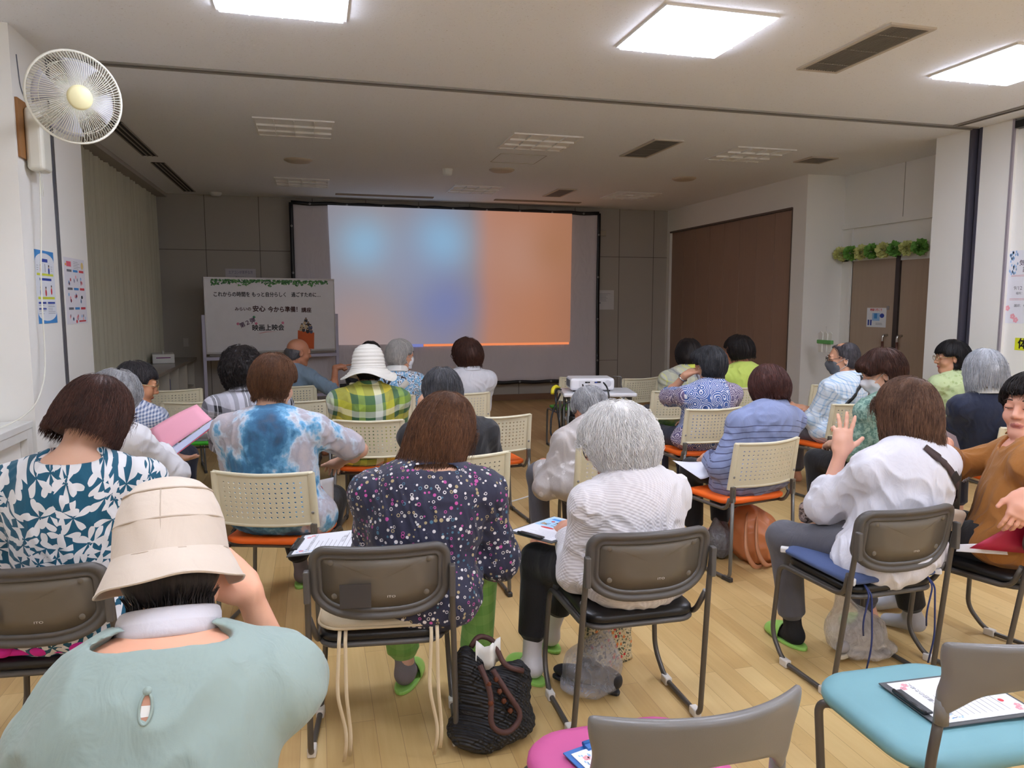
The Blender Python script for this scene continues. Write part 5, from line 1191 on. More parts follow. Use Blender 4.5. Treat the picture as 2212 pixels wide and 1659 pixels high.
# ---------------------------------------------------------------- front rows to back
def x_hat(c):
    hp,HR,hs,b=c['hp'],c['HR'],c['hs'],c['b']
    M_hat=cloth('beige_canvas',(214,200,184),(206,192,176),.85,600,.25)
    rg=np.random.RandomState(4)
    def lay(prof,name,n=64,wav=0,th=.003,sub=0):
        mb=MB(); ph=rg.uniform(0,6,4)
        def f(u,v):
            a=2*PI*u; q=v*(len(prof)-1); i=min(int(q),len(prof)-2); t=q-i; r=prof[i][0]*(1-t)+prof[i+1][0]*t; z=prof[i][1]*(1-t)+prof[i+1][1]*t
            z+=wav*(math.sin(2*a+ph[0])+.5*math.sin(5*a+ph[1]))*v; r*=1+.006*math.sin(7*a+ph[2]+z*40)+.005*math.sin(11*a+z*70)
            return hp(r*math.cos(a)*.86,r*math.sin(a)*1.0-.018,z)
        mb.grid(f,n,len(prof)*4,closeu=True); return mb.build(name,M_hat,b,solid=th)
    lay([(.001,.139),(.032,.137),(.06,.128),(.081,.110),(.094,.083),(.101,.06),(.1015,.0585),(.1015,.0565),(.1035,.03),(.106,.006),(.106,.003)],'hat_crown')
    lay([(.105,.008),(.112,-.004),(.122,-.020),(.131,-.038),(.134,-.045),(.137,-.043)],'hat_brim',wav=.005)
    m=MB()
    for r,z in ((.1018,.0575),(.1065,.0045),(.0836,.1085)): m.tube([hp(r*math.cos(a)*.86,r*math.sin(a)*1.0-.018,z) for a in np.linspace(0,2*PI,65)[:-1]],.0022,5,closed=True)
    for a0 in (-PI/2,PI/2): m.tube([hp(r*math.cos(a0)*.86,r*math.sin(a0)*1.0-.018,z) for r,z in ((.0842,.107),(.0955,.081),(.1015,.06),(.1035,.031),(.106,.006))],.0013,5)
    m.build('hat_seam',mat('seam_tan',(186,170,152),.8),b)
    # cooling band round the neck : flattened ring open at the front
    N,ax,lat=c['N'],nrm(c['SB']-c['N']),c['lat']; e2=np.cross(ax,lat); mb=MB()
    def bf(u,v):
        an=-PI/2+(u-.5)*2*PI*.9; k=2*PI*v; r=.079+.010*math.cos(k)+.006*math.sin(k)*0; return N+ax*(.034+.026*math.sin(k)+.012*math.sin(an*1.0))+lat*r*math.cos(an)+e2*r*math.sin(an)
    mb.grid(bf,40,13); mb.build('neck_band',cloth('white_band',(222,220,228),None,.8),b)
    # keyhole slit with skin and white lining
    S,F,u=c['shirt'],c['F'],c['u']; kb=MB(); p0=N-u*.095-F*.5
    for it in range(60): p0=p0+F*max(0,min(.05,ev(S,p0[None],c['wp'])[0]))*.8
    Rk=np.stack([lat,u,-F],1); 
    kb.poly([p0-F*.006+Rk@np.array([.0085*math.cos(a),.022*math.sin(a),0]) for a in np.linspace(0,2*PI,17)[:-1]]); kb.build('keyhole',mat('keyhole_skin',(190,140,116),.6),b)
    kb=MB(); kb.tube([p0-F*.007+Rk@np.array([.0092*math.cos(a),.023*math.sin(a),0]) for a in np.linspace(0,2*PI,25)[:-1]],.0025,6,closed=True); kb.lathe([(0,.004),(.006,.003),(.007,0)],12,p0-F*.007+u*.026,Rk); kb.build('keyhole_trim',M_mint,b)
    kb=MB(); kb.poly([p0-F*.0065+Rk@np.array([x,y,0]) for x,y in ((-.0065,-.012),(.0065,-.012),(.0065,.004),(-.0065,.005))]); kb.build('lining',M_white,b)
person('person in mint blouse and beige bucket hat in the foreground',(-.305,1.2),3,(-.275,1.5,1.08),2,24,-3,hs=1.1,bulk=1.10,sh=.193,drop=(.06,.0),res=.006,skc=(228,178,150),face=False,seed=11,
  hair=H(HK,style='short',t=.012,zb=-.085,ztop=-.03,n=1200,w=.0016,len=.1),shirt=dict(m=M_mint,name='blouse',sl=(1.35,1.0),r0=.072,r1=.088,nk=.092,nback=.03,fold=.006,ff=40,hem=1.05,t=.02),pants=dict(m=M_bpants),
  arms={1:dict(t=(-.15,1.58,.975),hint=(.36,-.3,-1),pose='rest',fd=(-.5,.2,.5),pn=(.6,-.6,.2),world=True),-1:dict(t=(-.16,.28,.62),hint=(-.2,-.4,-1))},extra=x_hat)
person('person in teal leaf-print blouse with brown bob, second row left',(-.80,2.66),-6,(-.73,2.80,1.18),-28,34,2,hs=1.1,bulk=1.12,sh=.20,res=.006,face=False,seed=12,
  hair=H(HB,style='bob',t=.014,zb=-.07,n=6500,w=.0008,len=.13,lift=.007,fl=.6,xf=.07),shirt=dict(m=M_leafp,name='blouse',sl=1.1,r0=.066,r1=.07,nk=.076,nback=.03,hem=1.04),pants=dict(m=M_jeans),arms={1:dict(t=(.0,.36,.70),hint=(.4,-.4,-1)),-1:dict(t=(-.12,.36,.66),hint=(-.4,-.4,-1))})
person('person in navy blouse with coloured square dots and brown bob',(.34,2.60),-8,(.462,2.72,1.09),-40,24,8,hs=1.12,bulk=1.16,sh=.205,res=.0055,face=True,seed=13,z0=.55,
  hair=H(HBr,style='bob',t=.019,zb=-.125,n=8000,w=.0008,len=.17,lift=.006,fl=1.25,steps=8,crown=(.0,-.05,.13),xf=.07,yf=.03),shirt=dict(m=M_dots,name='blouse',sl=1.55,r0=.072,r1=.078,nk=.085,nback=.03,hem=1.02,t=.016,drape=[(.05,-.08,.50,.15,.10,.08)]),pants=dict(m=M_gpants,len=.84,flare=1.1),feet=dict(sock=M_sock),
  legs={1:dict(k=(.27,.40,.49),a=(.225,.33,.09)),-1:dict(k=(-.12,.42,.49),a=(-.06,.32,.10),toe=(.3,1,0))},arms={1:dict(t=(.22,.33,.56),hint=(.45,-.4,-1)),-1:dict(t=(-.05,.36,.62),hint=(-.4,-.4,-1))},tw=-4,
  extra=lambda c:MB().tube([c['N']+c['u']*.012+c['lat']*.066*math.cos(a)+np.cross(c['u'],c['lat'])*(.066*math.sin(a))+c['u']*.012*math.sin(a)*-1 for a in np.linspace(-PI*.95,-.05*PI,25)],.0018,6).build('necklace',mat('silver_chain',(220,216,212),.2,1),c['b']))
person('person in white waffle-knit top with curly white hair',(1.15,2.50),12,(1.10,2.60,1.035),60,18,-6,hs=1.1,bulk=1.10,sh=.19,res=.0055,skc=(216,166,142),seed=14,glasses=M_glass,z0=.55,
  hair=H(HW,style='puff',t=.027,zb=-.125,n=9000,w=.0008,len=.095,lift=.016,wob=.006,wobf=70,rough=.6,na=.010,nf=40,nan=(1,1,1),xf=.075,yf=.028,zf=.05),shirt=dict(m=M_knit,name='knit_top',sl=1.75,r0=.066,r1=.056,nk=.068,hem=1.1,fold=.0055),pants=dict(m=M_bpants,len=.72),feet=dict(sock=M_sockw),
  legs={-1:dict(k=(-.19,.42,.50),a=(-.23,.40,.10),toe=(-.1,1,0)),1:dict(k=(.06,.45,.50),a=(-.02,.62,.10))},arms={-1:dict(t=(.985,2.80,.645),hint=(-.22,-.4,-1),world=True,fd=(0,.9,-.1),pn=(-.5,0,1),pose='grip'),1:dict(t=(.10,.34,.64),hint=(.4,-.4,-1))})
def x_w2(c):
    S=c['shirt']; N,u,lat,F=c['N'],c['u'],c['lat'],c['F']
    Wp=lambda x_,z_,y_=2.38:c['W2L']((x_,y_,z_)); P=[Wp(2.36,.995,2.45),Wp(2.40,.955),Wp(2.47,.89),Wp(2.54,.81),Wp(2.60,.72),Wp(2.66,.60,2.42)]
    ribbon('shoulder_strap',S,P,.034,mat('strap_brown',(62,46,46),.7,bump=(300,.3)),c['b'],off=.005,warp=c['wp'],fdir=c['F'])
    p=Wp(2.49,.87)-F*.4
    for it in range(60): p=p+F*max(0,min(.05,ev(S,p[None],c['wp'])[0]-.009))*.8
    MB().cbox(p,(.021,.003,.018),np.stack([nrm(lat-u),-F,nrm(u+lat)],1)).build('strap_buckle',M_black,c['b'],bevel=.002)
person('person in white shirt with brown crossbody strap raising a hand',(2.30,2.50),6,(2.43,2.60,1.11),8,8,0,hs=1.12,bulk=1.14,sh=.188,res=.005,skc=(232,188,166),face=True,seed=15,z0=.555,
  hair=H(((58,38,32),(132,98,76)),style='bob',t=.020,zb=-.10,n=7500,w=.0008,len=.15,lift=.005,fl=.55,crown=(.02,-.06,.13),xf=.065),shirt=dict(m=M_wsh,name='shirt',sl=(1.30,1.0),r0=.07,r1=.068,nk=.066,collar=.04,hem=1.12,fold=.006,ff=50,t=.016,drape=[(-.10,-.02,.50,.16,.14,.09)]),pants=dict(m=M_greyp,len=.82),feet=dict(sock=M_sockb),
  legs={-1:dict(k=(-.20,.40,.50),a=(-.16,.36,.09)),1:dict(k=(.15,.42,.50),a=(.24,.30,.10))},
  arms={-1:dict(t=(2.185,2.68,.93),hint=(-.22,.2,-1),world=True,fd=(.10,.05,1),pn=(-.35,-1,0),pose='spread'),1:dict(t=(.12,.34,.64),hint=(.45,-.4,-1))},extra=x_w2)
def x_brown(c):
    hp=c['hp']; b=c['b']
    MB().tube([c['A'][0][2]+nrm(c['A'][0][3])*.086+np.cross(nrm(c['A'][0][3]),nrm(c['A'][0][4]))*-.010+.0105*(math.cos(a)*np.cross(nrm(c['A'][0][3]),nrm(c['A'][0][4]))+math.sin(a)*nrm(c['A'][0][4])) for a in np.linspace(0,2*PI,17)[:-1]],.0022,6,closed=True).build('ring',mat('silver_ring',(226,222,220),.15,1),b)
person('person in ochre brown shirt with face turned to us, right edge',(2.89,2.47),30,(3.01,2.52,1.115),106,0,0,tw=20,hs=1.13,bulk=1.1,sh=.19,res=.004,skc=(226,176,154),seed=16,closed=True,z0=.55,lips=mat('lip_rose',(186,116,110),.45),
  hair=H(HK,style='short',t=.024,zb=-.08,n=1500,w=.0014,len=.10,lift=.008,zf=.068,yf=.055),shirt=dict(m=M_bshirt,name='shirt',sl=(1.55,1.45),r0=.068,r1=.056,nk=.086,vneck=1,collar=.03,cw=.045,cs=.7,hem=1.15,fold=.0055),pants=dict(m=M_bpants),
  legs={-1:dict(k=(-.05,.43,.5),a=(.02,.36,.10)),1:dict(k=(.20,.44,.5),a=(.27,.50,.10),toe=(-.75,.6,0))},feet=dict(sock=mat('sneaker_grey',(176,176,182),.8,bump=(200,.2)),slip=False),arms={-1:dict(t=(2.685,2.24,.82),hint=(.6,-.7,-.6),world=True,fd=(-.45,-.15,-.8),pn=(-.35,-.85,.45),pose='rest'),1:dict(t=(2.72,2.66,.945),hint=(.3,.8,-.8),world=True,fd=(-.9,.1,.3),pn=(.1,-.3,1),pose='grip')},extra=x_brown)
# third row
person('person in white lace top with grey hair bending over a pink folder',(-1.07,4.04),-24,(-.965,4.05,1.10),-50,34,0,hs=1.04,bulk=1.04,sh=.175,res=.007,face=True,seed=17,
  hair=H(HG,style='puff',t=.018,zb=-.08,n=2600,w=.0010,len=.08,lift=.010,wob=.004),shirt=dict(m=M_lace,name='lace_top',sl=1.8,r0=.07,r1=.056,nk=.075,hem=1.05),pants=dict(m=M_jeans),
  arms={1:dict(t=(-.83,4.27,.80),hint=(.6,-.6,-.6),world=True,fd=(.3,.8,-.35),pn=(.2,-.3,1),pose='grip'),-1:dict(t=(-.80,4.36,.72),hint=(-.6,-.2,-.8),world=True,fd=(.7,.4,-.1),pn=(.1,-.4,-1),pose='flat')})
person('person in tie-dyed blue and grey tee with short brown hair',(-.19,3.76),-14,(-.205,3.92,1.165),-26,20,0,hs=1.12,bulk=1.24,sh=.215,res=.006,face=False,seed=18,z0=.55,
  hair=H(HBr,style='short',t=.022,zb=-.085,n=4500,w=.0009,len=.09,lift=.007),shirt=dict(m=M_tie,name='tee',sl=.8,r0=.072,r1=.072,nk=.070,fold=.0055,hem=1.1,drape=[(.16,.05,.50,.10,.14,.08)]),pants=dict(m=M_bpants,len=.80),feet=dict(sock=M_sock),
  legs={1:dict(k=(.17,.40,.50),a=(.13,.30,.10)),-1:dict(k=(-.10,.42,.50),a=(-.02,.44,.10))},arms={1:dict(t=(.20,.40,.70),hint=(1.0,-.15,.05)),-1:dict(t=(-.10,.34,.64),hint=(-.5,-.5,-1))})
person('person in black tee with cropped grey hair, behind the brown bob',(.745,3.92),4,(.66,3.97,1.075),6,18,0,hs=1.1,bulk=1.12,sh=.20,res=.007,skc=SKO,face=False,seed=19,
  hair=H(HDG,style='short',t=.018,zb=-.08,n=2000,w=.0014,len=.07,lift=.010,ear=True),shirt=dict(m=M_btee,name='tee',sl=.85,r0=.066,r1=.068,nk=.068),pants=dict(m=M_bpants),
  arms={-1:dict(t=(.585,4.16,1.02),hint=(-.3,-.1,-1),world=True,fd=(.6,.3,.6),pn=(-.6,-.3,.4)),1:dict(t=(.2,.34,.66),hint=(.4,-.4,-1))})
def x_silver(c):
    ax=nrm(c['SB']-c['N']); e2=np.cross(ax,c['lat']); MB().tube([c['N']+ax*.05+c['lat']*.070*math.cos(a)+e2*.072*math.sin(a) for a in np.linspace(0,2*PI,33)[:-1]],.014,10,closed=True).build('neck_ring',mat('ring_blue',(70,170,206),.4),c['b'])
person('person in silvery grey embroidered jacket with blue neck ring',(1.50,3.97),6,(1.60,4.18,.925),18,44,0,hs=1.1,bulk=1.06,sh=.185,res=.007,face=True,seed=20,skc=(222,170,144),
  hair=H(HG,style='short',t=.016,zb=-.08,n=1500,w=.0014,len=.08,lift=.007),shirt=dict(m=M_satin,name='jacket',sl=1.75,r0=.07,r1=.06,nk=.072,collar=.035,hem=1.1,fold=.0055),pants=dict(m=M_greyp),arms={-1:dict(t=(-.14,.30,.60),hint=(-.55,-.4,-1))},extra=x_silver)
person('person in slate blue striped cardigan with dark red-brown hair',(2.53,3.86),10,(2.69,3.98,1.045),-2,34,4,hs=1.12,bulk=1.14,sh=.205,res=.006,face=False,seed=21,z0=.55,
  hair=H(HR_,style='puff',t=.020,zb=-.10,n=2000,w=.0014,len=.10,lift=.006),shirt=dict(m=M_slate_j,name='cardigan',sl=1.7,r0=.068,r1=.06,nk=.07,collar=.035,hem=1.16,fold=.006,drape=[(-.12,.02,.48,.14,.16,.07)]),pants=dict(m=M_bpants),
  arms={-1:dict(t=(2.36,4.08,.62),hint=(-.6,-.4,-1),world=True,fd=(.1,.9,-.3),pn=(-.3,.1,1)),1:dict(t=(.14,.32,.62),hint=(.5,-.4,-1))})
person('masked person in mint patterned top with dark brown hair',(3.50,3.90),10,(3.48,3.93,1.125),58,20,0,hs=1.12,bulk=1.06,sh=.19,res=.0065,mask=M_mask,seed=22,
  hair=H(HB,style='short',t=.030,zb=-.075,n=1600,w=.0014,len=.09,lift=.008,yf=.06,zf=.05,xf=.066,ear=True,lumps=[(.0,.075,.075,.06,.04,.035)]),shirt=dict(m=M_mintleaf,name='top',sl=1.2,nk=.072,collar=.03,cm=mat('collar_dark',(70,66,62),.8)),pants=dict(m=M_bpants))
person('grey-bobbed person in navy cardigan, right side',(4.33,3.86),-6,(4.23,3.88,1.12),-12,14,0,hs=1.12,bulk=1.12,sh=.205,res=.0065,face=False,seed=23,
  hair=H(HS,style='bob',t=.024,zb=-.10,n=2200,w=.0014,len=.13,lift=.006,fl=.8),shirt=dict(m=M_navyc,name='cardigan',sl=1.6,r0=.068,r1=.06,nk=.075,collar=.03,cm=M_white),pants=dict(m=M_jeans),
  extra=lambda c:MB().tube([c['hp'](.098+.012*math.cos(a),-.05+.02*math.sin(a),.04) for a in np.linspace(0,2*PI,13)[:-1]],.007,6,closed=True).build('hair_clip',mat('clip_plum',(84,40,70),.4),c['b']))
# fourth row
person('person in blue gingham shirt and glasses in right profile',(-1.17,5.24),-22,(-1.125,5.27,1.045),-78,16,0,hs=1.16,bulk=1.0,sh=.175,res=.005,skc=(204,150,112),seed=24,glasses=M_gold,lips=mat('lip_red',(156,56,52),.4),
  hair=H(((26,24,26),(78,74,76)),style='short',t=.016,zb=-.07,n=1500,w=.0014,len=.08,lift=.008,zf=.058),shirt=dict(m=M_gingham,name='shirt',sl=1.5,nk=.068,collar=.03),pants=dict(m=M_jeans))
person('person in black and white plaid shirt with dark curly hair',(-.38,5.1),6,(-.475,5.15,1.125),24,14,0,hs=1.12,bulk=1.12,sh=.20,res=.007,skc=SKO,seed=25,
  hair=H(HK,style='puff',t=.034,zb=-.10,n=1800,w=.0016,len=.08,lift=.014,wob=.007,na=.008,nan=(1,1,1),rough=.5),shirt=dict(m=M_bwplaid,name='shirt',sl=.95,r0=.066,r1=.068,nk=.07,collar=.035),pants=dict(m=M_bpants))
def x_white_hat(c):
    hp,b=c['hp'],c['b']; mh=cloth('white_straw',(226,222,212),(214,210,200),.8,300,.2); mb=MB(); prof=[(.002,.138),(.045,.132),(.078,.108),(.094,.07),(.100,.03),(.104,.0),(.112,-.02),(.135,-.045),(.16,-.062),(.172,-.068)]
    def f(u,v):
        a=2*PI*u; q=v*(len(prof)-1); i=min(int(q),len(prof)-2); t=q-i; r=prof[i][0]*(1-t)+prof[i+1][0]*t; z=prof[i][1]*(1-t)+prof[i+1][1]*t; k=max(0,v-.6)/.4
        z+=k*.018*math.sin(3*a+.7)+k*.012*math.sin(2*a); r+=.0016*math.sin(v*95); return hp(r*math.cos(a)*1.0,r*math.sin(a)*1.08-.012,z)
    mb.grid(f,56,80,closeu=True); mb.build('sun_hat',mh,b,solid=.003)
person('person in white ribbed sun hat and green-yellow plaid shirt',(.34,5.2),-4,(.355,5.24,1.135),4,6,0,hs=1.12,bulk=1.14,sh=.205,res=.0065,face=False,skc=SKO,seed=26,
  hair=H(HK,style='short',t=.010,zb=-.085,ztop=.0,n=600,w=.0014,len=.07),shirt=dict(m=M_gplaid,name='shirt',sl=1.5,r0=.068,r1=.062,nk=.068,collar=.03),pants=dict(m=M_greyp),extra=x_white_hat)
def x_pais(c):
    T,fd=c['A'][0][2],nrm(c['A'][0][2]-c['A'][0][1]); e1=nrm(np.cross(fd,(0,0,1))); e2=np.cross(fd,e1); T=T-fd*.03
    MB().tube([T+e1*.034*math.cos(a)+e2*.034*math.sin(a) for a in np.linspace(0,2*PI,21)[:-1]],.006,6,closed=True).build('wristwatch',mat('watch_steel',(200,198,200),.2,1),c['b'])
person('person in blue paisley blouse touching the face, wristwatch on arm',(2.88,5.11),4,(2.965,5.17,1.085),18,10,0,hs=1.13,bulk=1.14,sh=.205,res=.006,face=True,skc=SKO,seed=27,mask=M_mask,
  hair=H(((26,26,28),(84,84,88)),style='short',t=.026,zb=-.09,n=1700,w=.0014,len=.09,lift=.008,lumps=[(-.05,.045,.075,.05,.045,.04)]),shirt=dict(m=M_pais,name='blouse',sl=.9,r0=.07,r1=.076,nk=.07,collar=.025,hem=1.15),pants=dict(m=M_jeans),
  arms={-1:dict(t=(2.80,5.24,1.01),hint=(-.4,.0,-1),world=True,fd=(.75,.15,.35),pn=(-.3,.2,1),pose='rest'),1:dict(t=(.12,.32,.62))},extra=x_pais)
def x_bc(c):
    N,u,lat,F=c['N'],c['u'],c['lat'],c['F']; ribbon('shoulder_strap',c['shirt'],[c['W2L']((x_,4.95,z_)) for x_,z_ in ((4.255,.985),(4.2,.945),(4.13,.885),(4.06,.80),(4.0,.71))],.026,M_black,c['b'],off=.006,warp=c['wp'],fdir=c['F'])
person('balding man in blue check shirt, glasses and grey mask',(4.08,5.1),20,(4.155,5.13,1.12),62,8,0,hs=1.13,bulk=1.14,sh=.20,res=.006,skc=SKO,seed=28,mask=M_maskg,glasses=M_glass,
  hair=H(((40,36,38),(96,92,96)),style='short',t=.007,zb=-.075,n=1100,w=.0010,len=.05,zf=.092,cut=[(.0,.02,.135,.07,.075,.035)]),shirt=dict(m=M_bluecheck,name='shirt',sl=1.35,r0=.068,r1=.06,nk=.068,collar=.035,hem=1.12),pants=dict(m=M_greyp),
  arms={-1:dict(t=(4.0,5.33,.68),hint=(-.6,-.8,-.5),world=True,fd=(-.8,.4,.25),pn=(.1,.3,-1),pose='flat')},extra=x_bc)
person('person in pale green shirt and glasses with full black hair',(5.35,5.18),6,(5.285,5.18,1.105),64,6,0,hs=1.13,bulk=1.1,sh=.195,res=.0065,skc=SKO,seed=29,glasses=M_gold,
  hair=H(((14,13,14),(40,36,36)),style='puff',t=.024,zb=-.085,n=1300,w=.0014,len=.08,lift=.005,ear=True,xf=.075),shirt=dict(m=M_limeleaf,name='shirt',sl=.95,r0=.08,nk=.07,collar=.03),pants=dict(m=M_greyp))
# fifth and sixth row
def x_bfl(c):
    N,u,lat,F=c['N'],c['u'],c['lat'],c['F']
    ribbon('shoulder_strap',c['shirt'],[N-lat*.02-u*.03-F*.10,N-lat*.08-u*.14-F*.16,N-lat*.14-u*.26-F*.15],.018,M_black,c['b'],off=.005,warp=c['wp'],fdir=c['F'])
    ribbon('shoulder_strap',c['shirt'],[N+lat*.12-u*.06-F*.08,N+lat*.03-u*.16-F*.16,N-lat*.07-u*.3-F*.16],.05,mat('strap_cream',(206,202,190),.8),c['b'],off=.006,warp=c['wp'],fdir=c['F'])
person('masked person with white hair and blue floral shirt in right profile',(.60,6.5),-10,(.725,6.5,1.115),-58,4,0,hs=1.12,bulk=1.08,sh=.19,res=.007,skc=SKO,seed=30,mask=M_mask,
  hair=H(((150,146,144),(206,202,196)),style='short',t=.018,zb=-.085,n=1000,w=.0014,len=.09),shirt=dict(m=M_bfl,name='shirt',sl=1.0,r0=.08,nk=.07,collar=.045,cm=M_white),pants=dict(m=M_jeans),extra=x_bfl)
person('masked person in plain white shirt with dark brown hair and glasses',(1.27,6.54),2,(1.305,6.52,1.11),42,8,0,hs=1.13,bulk=1.06,sh=.185,res=.007,skc=SKO,seed=31,mask=M_mask,glasses=M_glass,
  hair=H(HB,style='puff',t=.026,zb=-.10,n=1100,w=.0014,len=.10),shirt=dict(m=M_wsh2,name='shirt',sl=1.7,r0=.076,r1=.062,nk=.068,collar=.04),pants=dict(m=M_bpants))
person('person in yellow and grey checked shirt with black hair',(3.27,6.24),-2,(3.40,6.32,1.085),-6,16,0,hs=1.13,bulk=1.1,sh=.195,res=.0075,face=False,skc=SKO,seed=32,
  hair=H(HK,style='puff',t=.024,zb=-.09,n=1000,w=.0014,len=.09),shirt=dict(m=M_yplaid,name='shirt',sl=1.2,nk=.07,collar=.03,cm=mat('collar_yellow',(216,220,90),.8),hem=1.1),pants=dict(m=M_greyp))
person('person in lime yellow tee with dark hair, face turned left',(3.98,6.3),6,(3.95,6.36,1.115),52,10,0,hs=1.12,bulk=1.06,sh=.19,res=.006,skc=(214,158,132),seed=33,
  hair=H(HK,style='puff',t=.024,zb=-.075,n=1000,w=.0014,len=.09,zf=.05,yf=.05),shirt=dict(m=M_ytee,name='tee',sl=.9,r0=.066,nk=.07),pants=dict(m=M_greyp))
person('bald-crowned man in grey-blue tee pointing to the right',(-.26,7.48),-38,(-.155,7.46,1.10),-68,10,0,hs=1.14,bulk=1.08,sh=.195,res=.006,skc=(184,130,100),seed=34,
  hair=H(((64,62,66),(110,106,108)),style='bald',n=300,w=.0012,len=.04,zb=-.08),shirt=dict(m=M_gtee,name='tee',sl=.92,r0=.064,r1=.066,nk=.066),pants=dict(m=M_greyp),
  arms={1:dict(t=(.185,7.36,.95),hint=(.2,-.7,-1),world=True,fd=(1,.1,.18),pn=(-.1,.0,1),pose='point')})
person('person with short black hair mostly hidden behind the white sun hat',(.56,7.62),0,(.54,7.62,1.04),0,4,0,hs=1.12,bulk=1.0,sh=.18,res=.009,face=False,skc=SKO,seed=35,
  hair=H(HK,style='short',t=.02,zb=-.08,n=400,w=.0016,len=.08),shirt=dict(m=M_btee,name='tee',sl=.9),pants=dict(m=M_greyp))
# ================================================================ CUSHIONS, BAGS, PAPERS AND OTHER BELONGINGS
def thing(o,label,cat,group=None): return tag(o,label,cat,group)
def seat_at(x,y,deg,dy=.27): a=math.radians(deg); return (x-dy*math.sin(a),y+dy*math.cos(a))
# magenta tufted cushion
x,y=seat_at(-.865,2.44,-6); c=empty('seat_cushion',(x,y,.478),math.radians(-6),'magenta tufted seat cushion under the person in teal leaf print','cushion')
M_mag=mat('magenta_fabric',(214,36,150),.8,bump=(300,.3)); m=MB(); cushion(m,.44,.40,.03,(0,0,0),.09,.006); m.build('pad',M_mag,c)
pts=[]
for i in range(20):
    a=2*PI*i/20; ca,sa=math.cos(a),math.sin(a); px_=.205*np.sign(ca)*abs(ca)**.55; py_=.185*np.sign(sa)*abs(sa)**.55; pts.append(ell((px_,py_,.024),(.042,.034,.028),rotz(a+.5),.012))
sdf_obj('tufted_edge',pts,.008,M_mag,c)
# beige tied cushion
x,y=seat_at(.185,2.37,-7); c=empty('seat_cushion',(x,y,.478),math.radians(-7),'beige seat cushion with long hanging ties on the chair with the dark patch','cushion')
M_bei=mat('beige_fabric',(208,190,158),.85,bump=(300,.3)); m=MB(); cushion(m,.43,.42,.026,(0,0,0),.09,.008); m.build('pad',M_bei,c)
m=MB(); m.tube([(px_,py_,.008) for px_,py_ in rrect(.435,.425,.09)],.005,6,closed=True); m.build('piping',M_bei,c)
rn=random.Random(2)
for sx in (-.14,.165):
    for k in (0,1):
        P=fillet([(sx+.02*k,-.20,.006),(sx+.02*k,-.235,-.02),(sx-.01+.03*k,-.25,-.2),(sx+.02+.012*k,-.24,-.36),(sx+.005+.02*k,-.23,-.455+.02*k)],.05); mb=MB(); mb.grid(lambda u,v:np.array(P[int(round(u*(len(P)-1)))])+np.array([(v-.5)*.012,.002*math.sin(u*20),0]),len(P),2); mb.build('tie',M_bei,c,solid=.002)
# blue cushion with white corners and ties
x,y=seat_at(2.205,2.29,2); c=empty('seat_cushion',(x,y,.478),math.radians(2),'navy blue flat cushion with white corner tabs under the white shirt with strap','cushion')
M_blu=mat('blue_fabric',(72,88,130),.85,bump=(300,.3)); m=MB(); cushion(m,.45,.43,.026,(0,.0,0),.05,.008); m.build('pad',M_blu,c)
for sx,sy in ((-1,-1),(1,-1),(-1,1),(1,1)): MB().cbox((sx*.205,sy*.195,.014),(.026,.018,.011),rotz(sx*sy*.7)).build('corner_tab',mat('tab_white',(216,214,212),.8),c,bevel=.005)
for sx in (-.15,.16):
    for k in (0,1):
        P=fillet([(sx,-.2,.0),(sx+.01*k,-.235,-.03),(sx-.03+.05*k,-.24,-.14-.1*k),(sx+.02*k-.01,-.225,-.2-.16*k)],.05); MB().tube(P,.0035,6).build('tie',mat('tie_navy',(40,52,100),.8),c)
# chair label
o=MB().box((-.28,0,0),(-.205,.002,.08)).build('label',mat('label_tan',(150,140,118),.7)); D.objects.remove(o)
# ---- tan backpack
M_tan=mat('tan_leather',(196,122,76),.38,bump=(60,.25)); M_tan2=mat('tan_strap',(186,128,92),.45)
bp=empty('backpack',(2.565,3.90,0),.15,'tan leather backpack slumped on the floor under the slate blue cardigan\'s chair','backpack')
bw=folds(31,.007,55)
sdf_obj('body',[ell((.02,0,.15),(.165,.14,.155),None,.05),ell((.04,-.03,.08),(.16,.13,.085),None,.05),ell((-.02,.03,.24),(.10,.09,.10),None,.05)],.007,M_tan,bp,bw)
sdf_obj('front_pocket',[ell((.05,-.115,.10),(.105,.05,.075),None,.03)],.006,M_tan,bp,bw)
for dx in (-.10,-.02):
    P=fillet([(dx+.03,-.03,.31),(dx-.06,-.12,.26),(dx-.10,-.18,.12),(dx-.04,-.19,.025),(dx+.06,-.15,.02)],.09); mb=MB(); mb.grid(lambda u,v:np.array(P[int(round(u*(len(P)-1)))])+np.array([(v-.5)*.03,(v-.5)*.015,(v-.5)*.012]),len(P),2); mb.build('shoulder_strap',M_tan2,bp,solid=.008)
z=MB(); z.tube([(.10+.05*math.cos(a),-.10-.03*math.sin(a)-.02,.10+.17*math.sin(a)) for a in np.linspace(.2,1.5,14)],.004,6); z.tube([(.17,-.04,.05+.02*k) for k in range(9)],.004,6); z.build('zip',mat('zip_plum',(120,70,66),.4),bp)
for k in range(2):
    z=MB(); z.tube([(.12+.03*k,-.15,.22-.02*k),(.125+.03*k,-.165,.18-.02*k),(.118+.03*k,-.165,.15-.02*k)],.0035,6); z.build('zip_pull',M_metal,bp)
MB().cbox((.06,-.15,.055),(.03,.012,.018)).build('tab',mat('tab_rose',(150,74,72),.5),bp,bevel=.006)
def film(name,c=(206,206,214),a=.34):
    def f(t):
        co=t.co(); n=t.noise(t.map(co,sc=(1,1,.7)),26,4,.6,1.5); t.col(lin(c)); t.set(Roughness=.12,Alpha=t.ma('ADD',a*.55,t.ma('MULTIPLY',n,a)),Specular_IOR_Level=.9); t.bump(n,.9,.02)
    return nm(name,f)
M_film=film('clear_film')
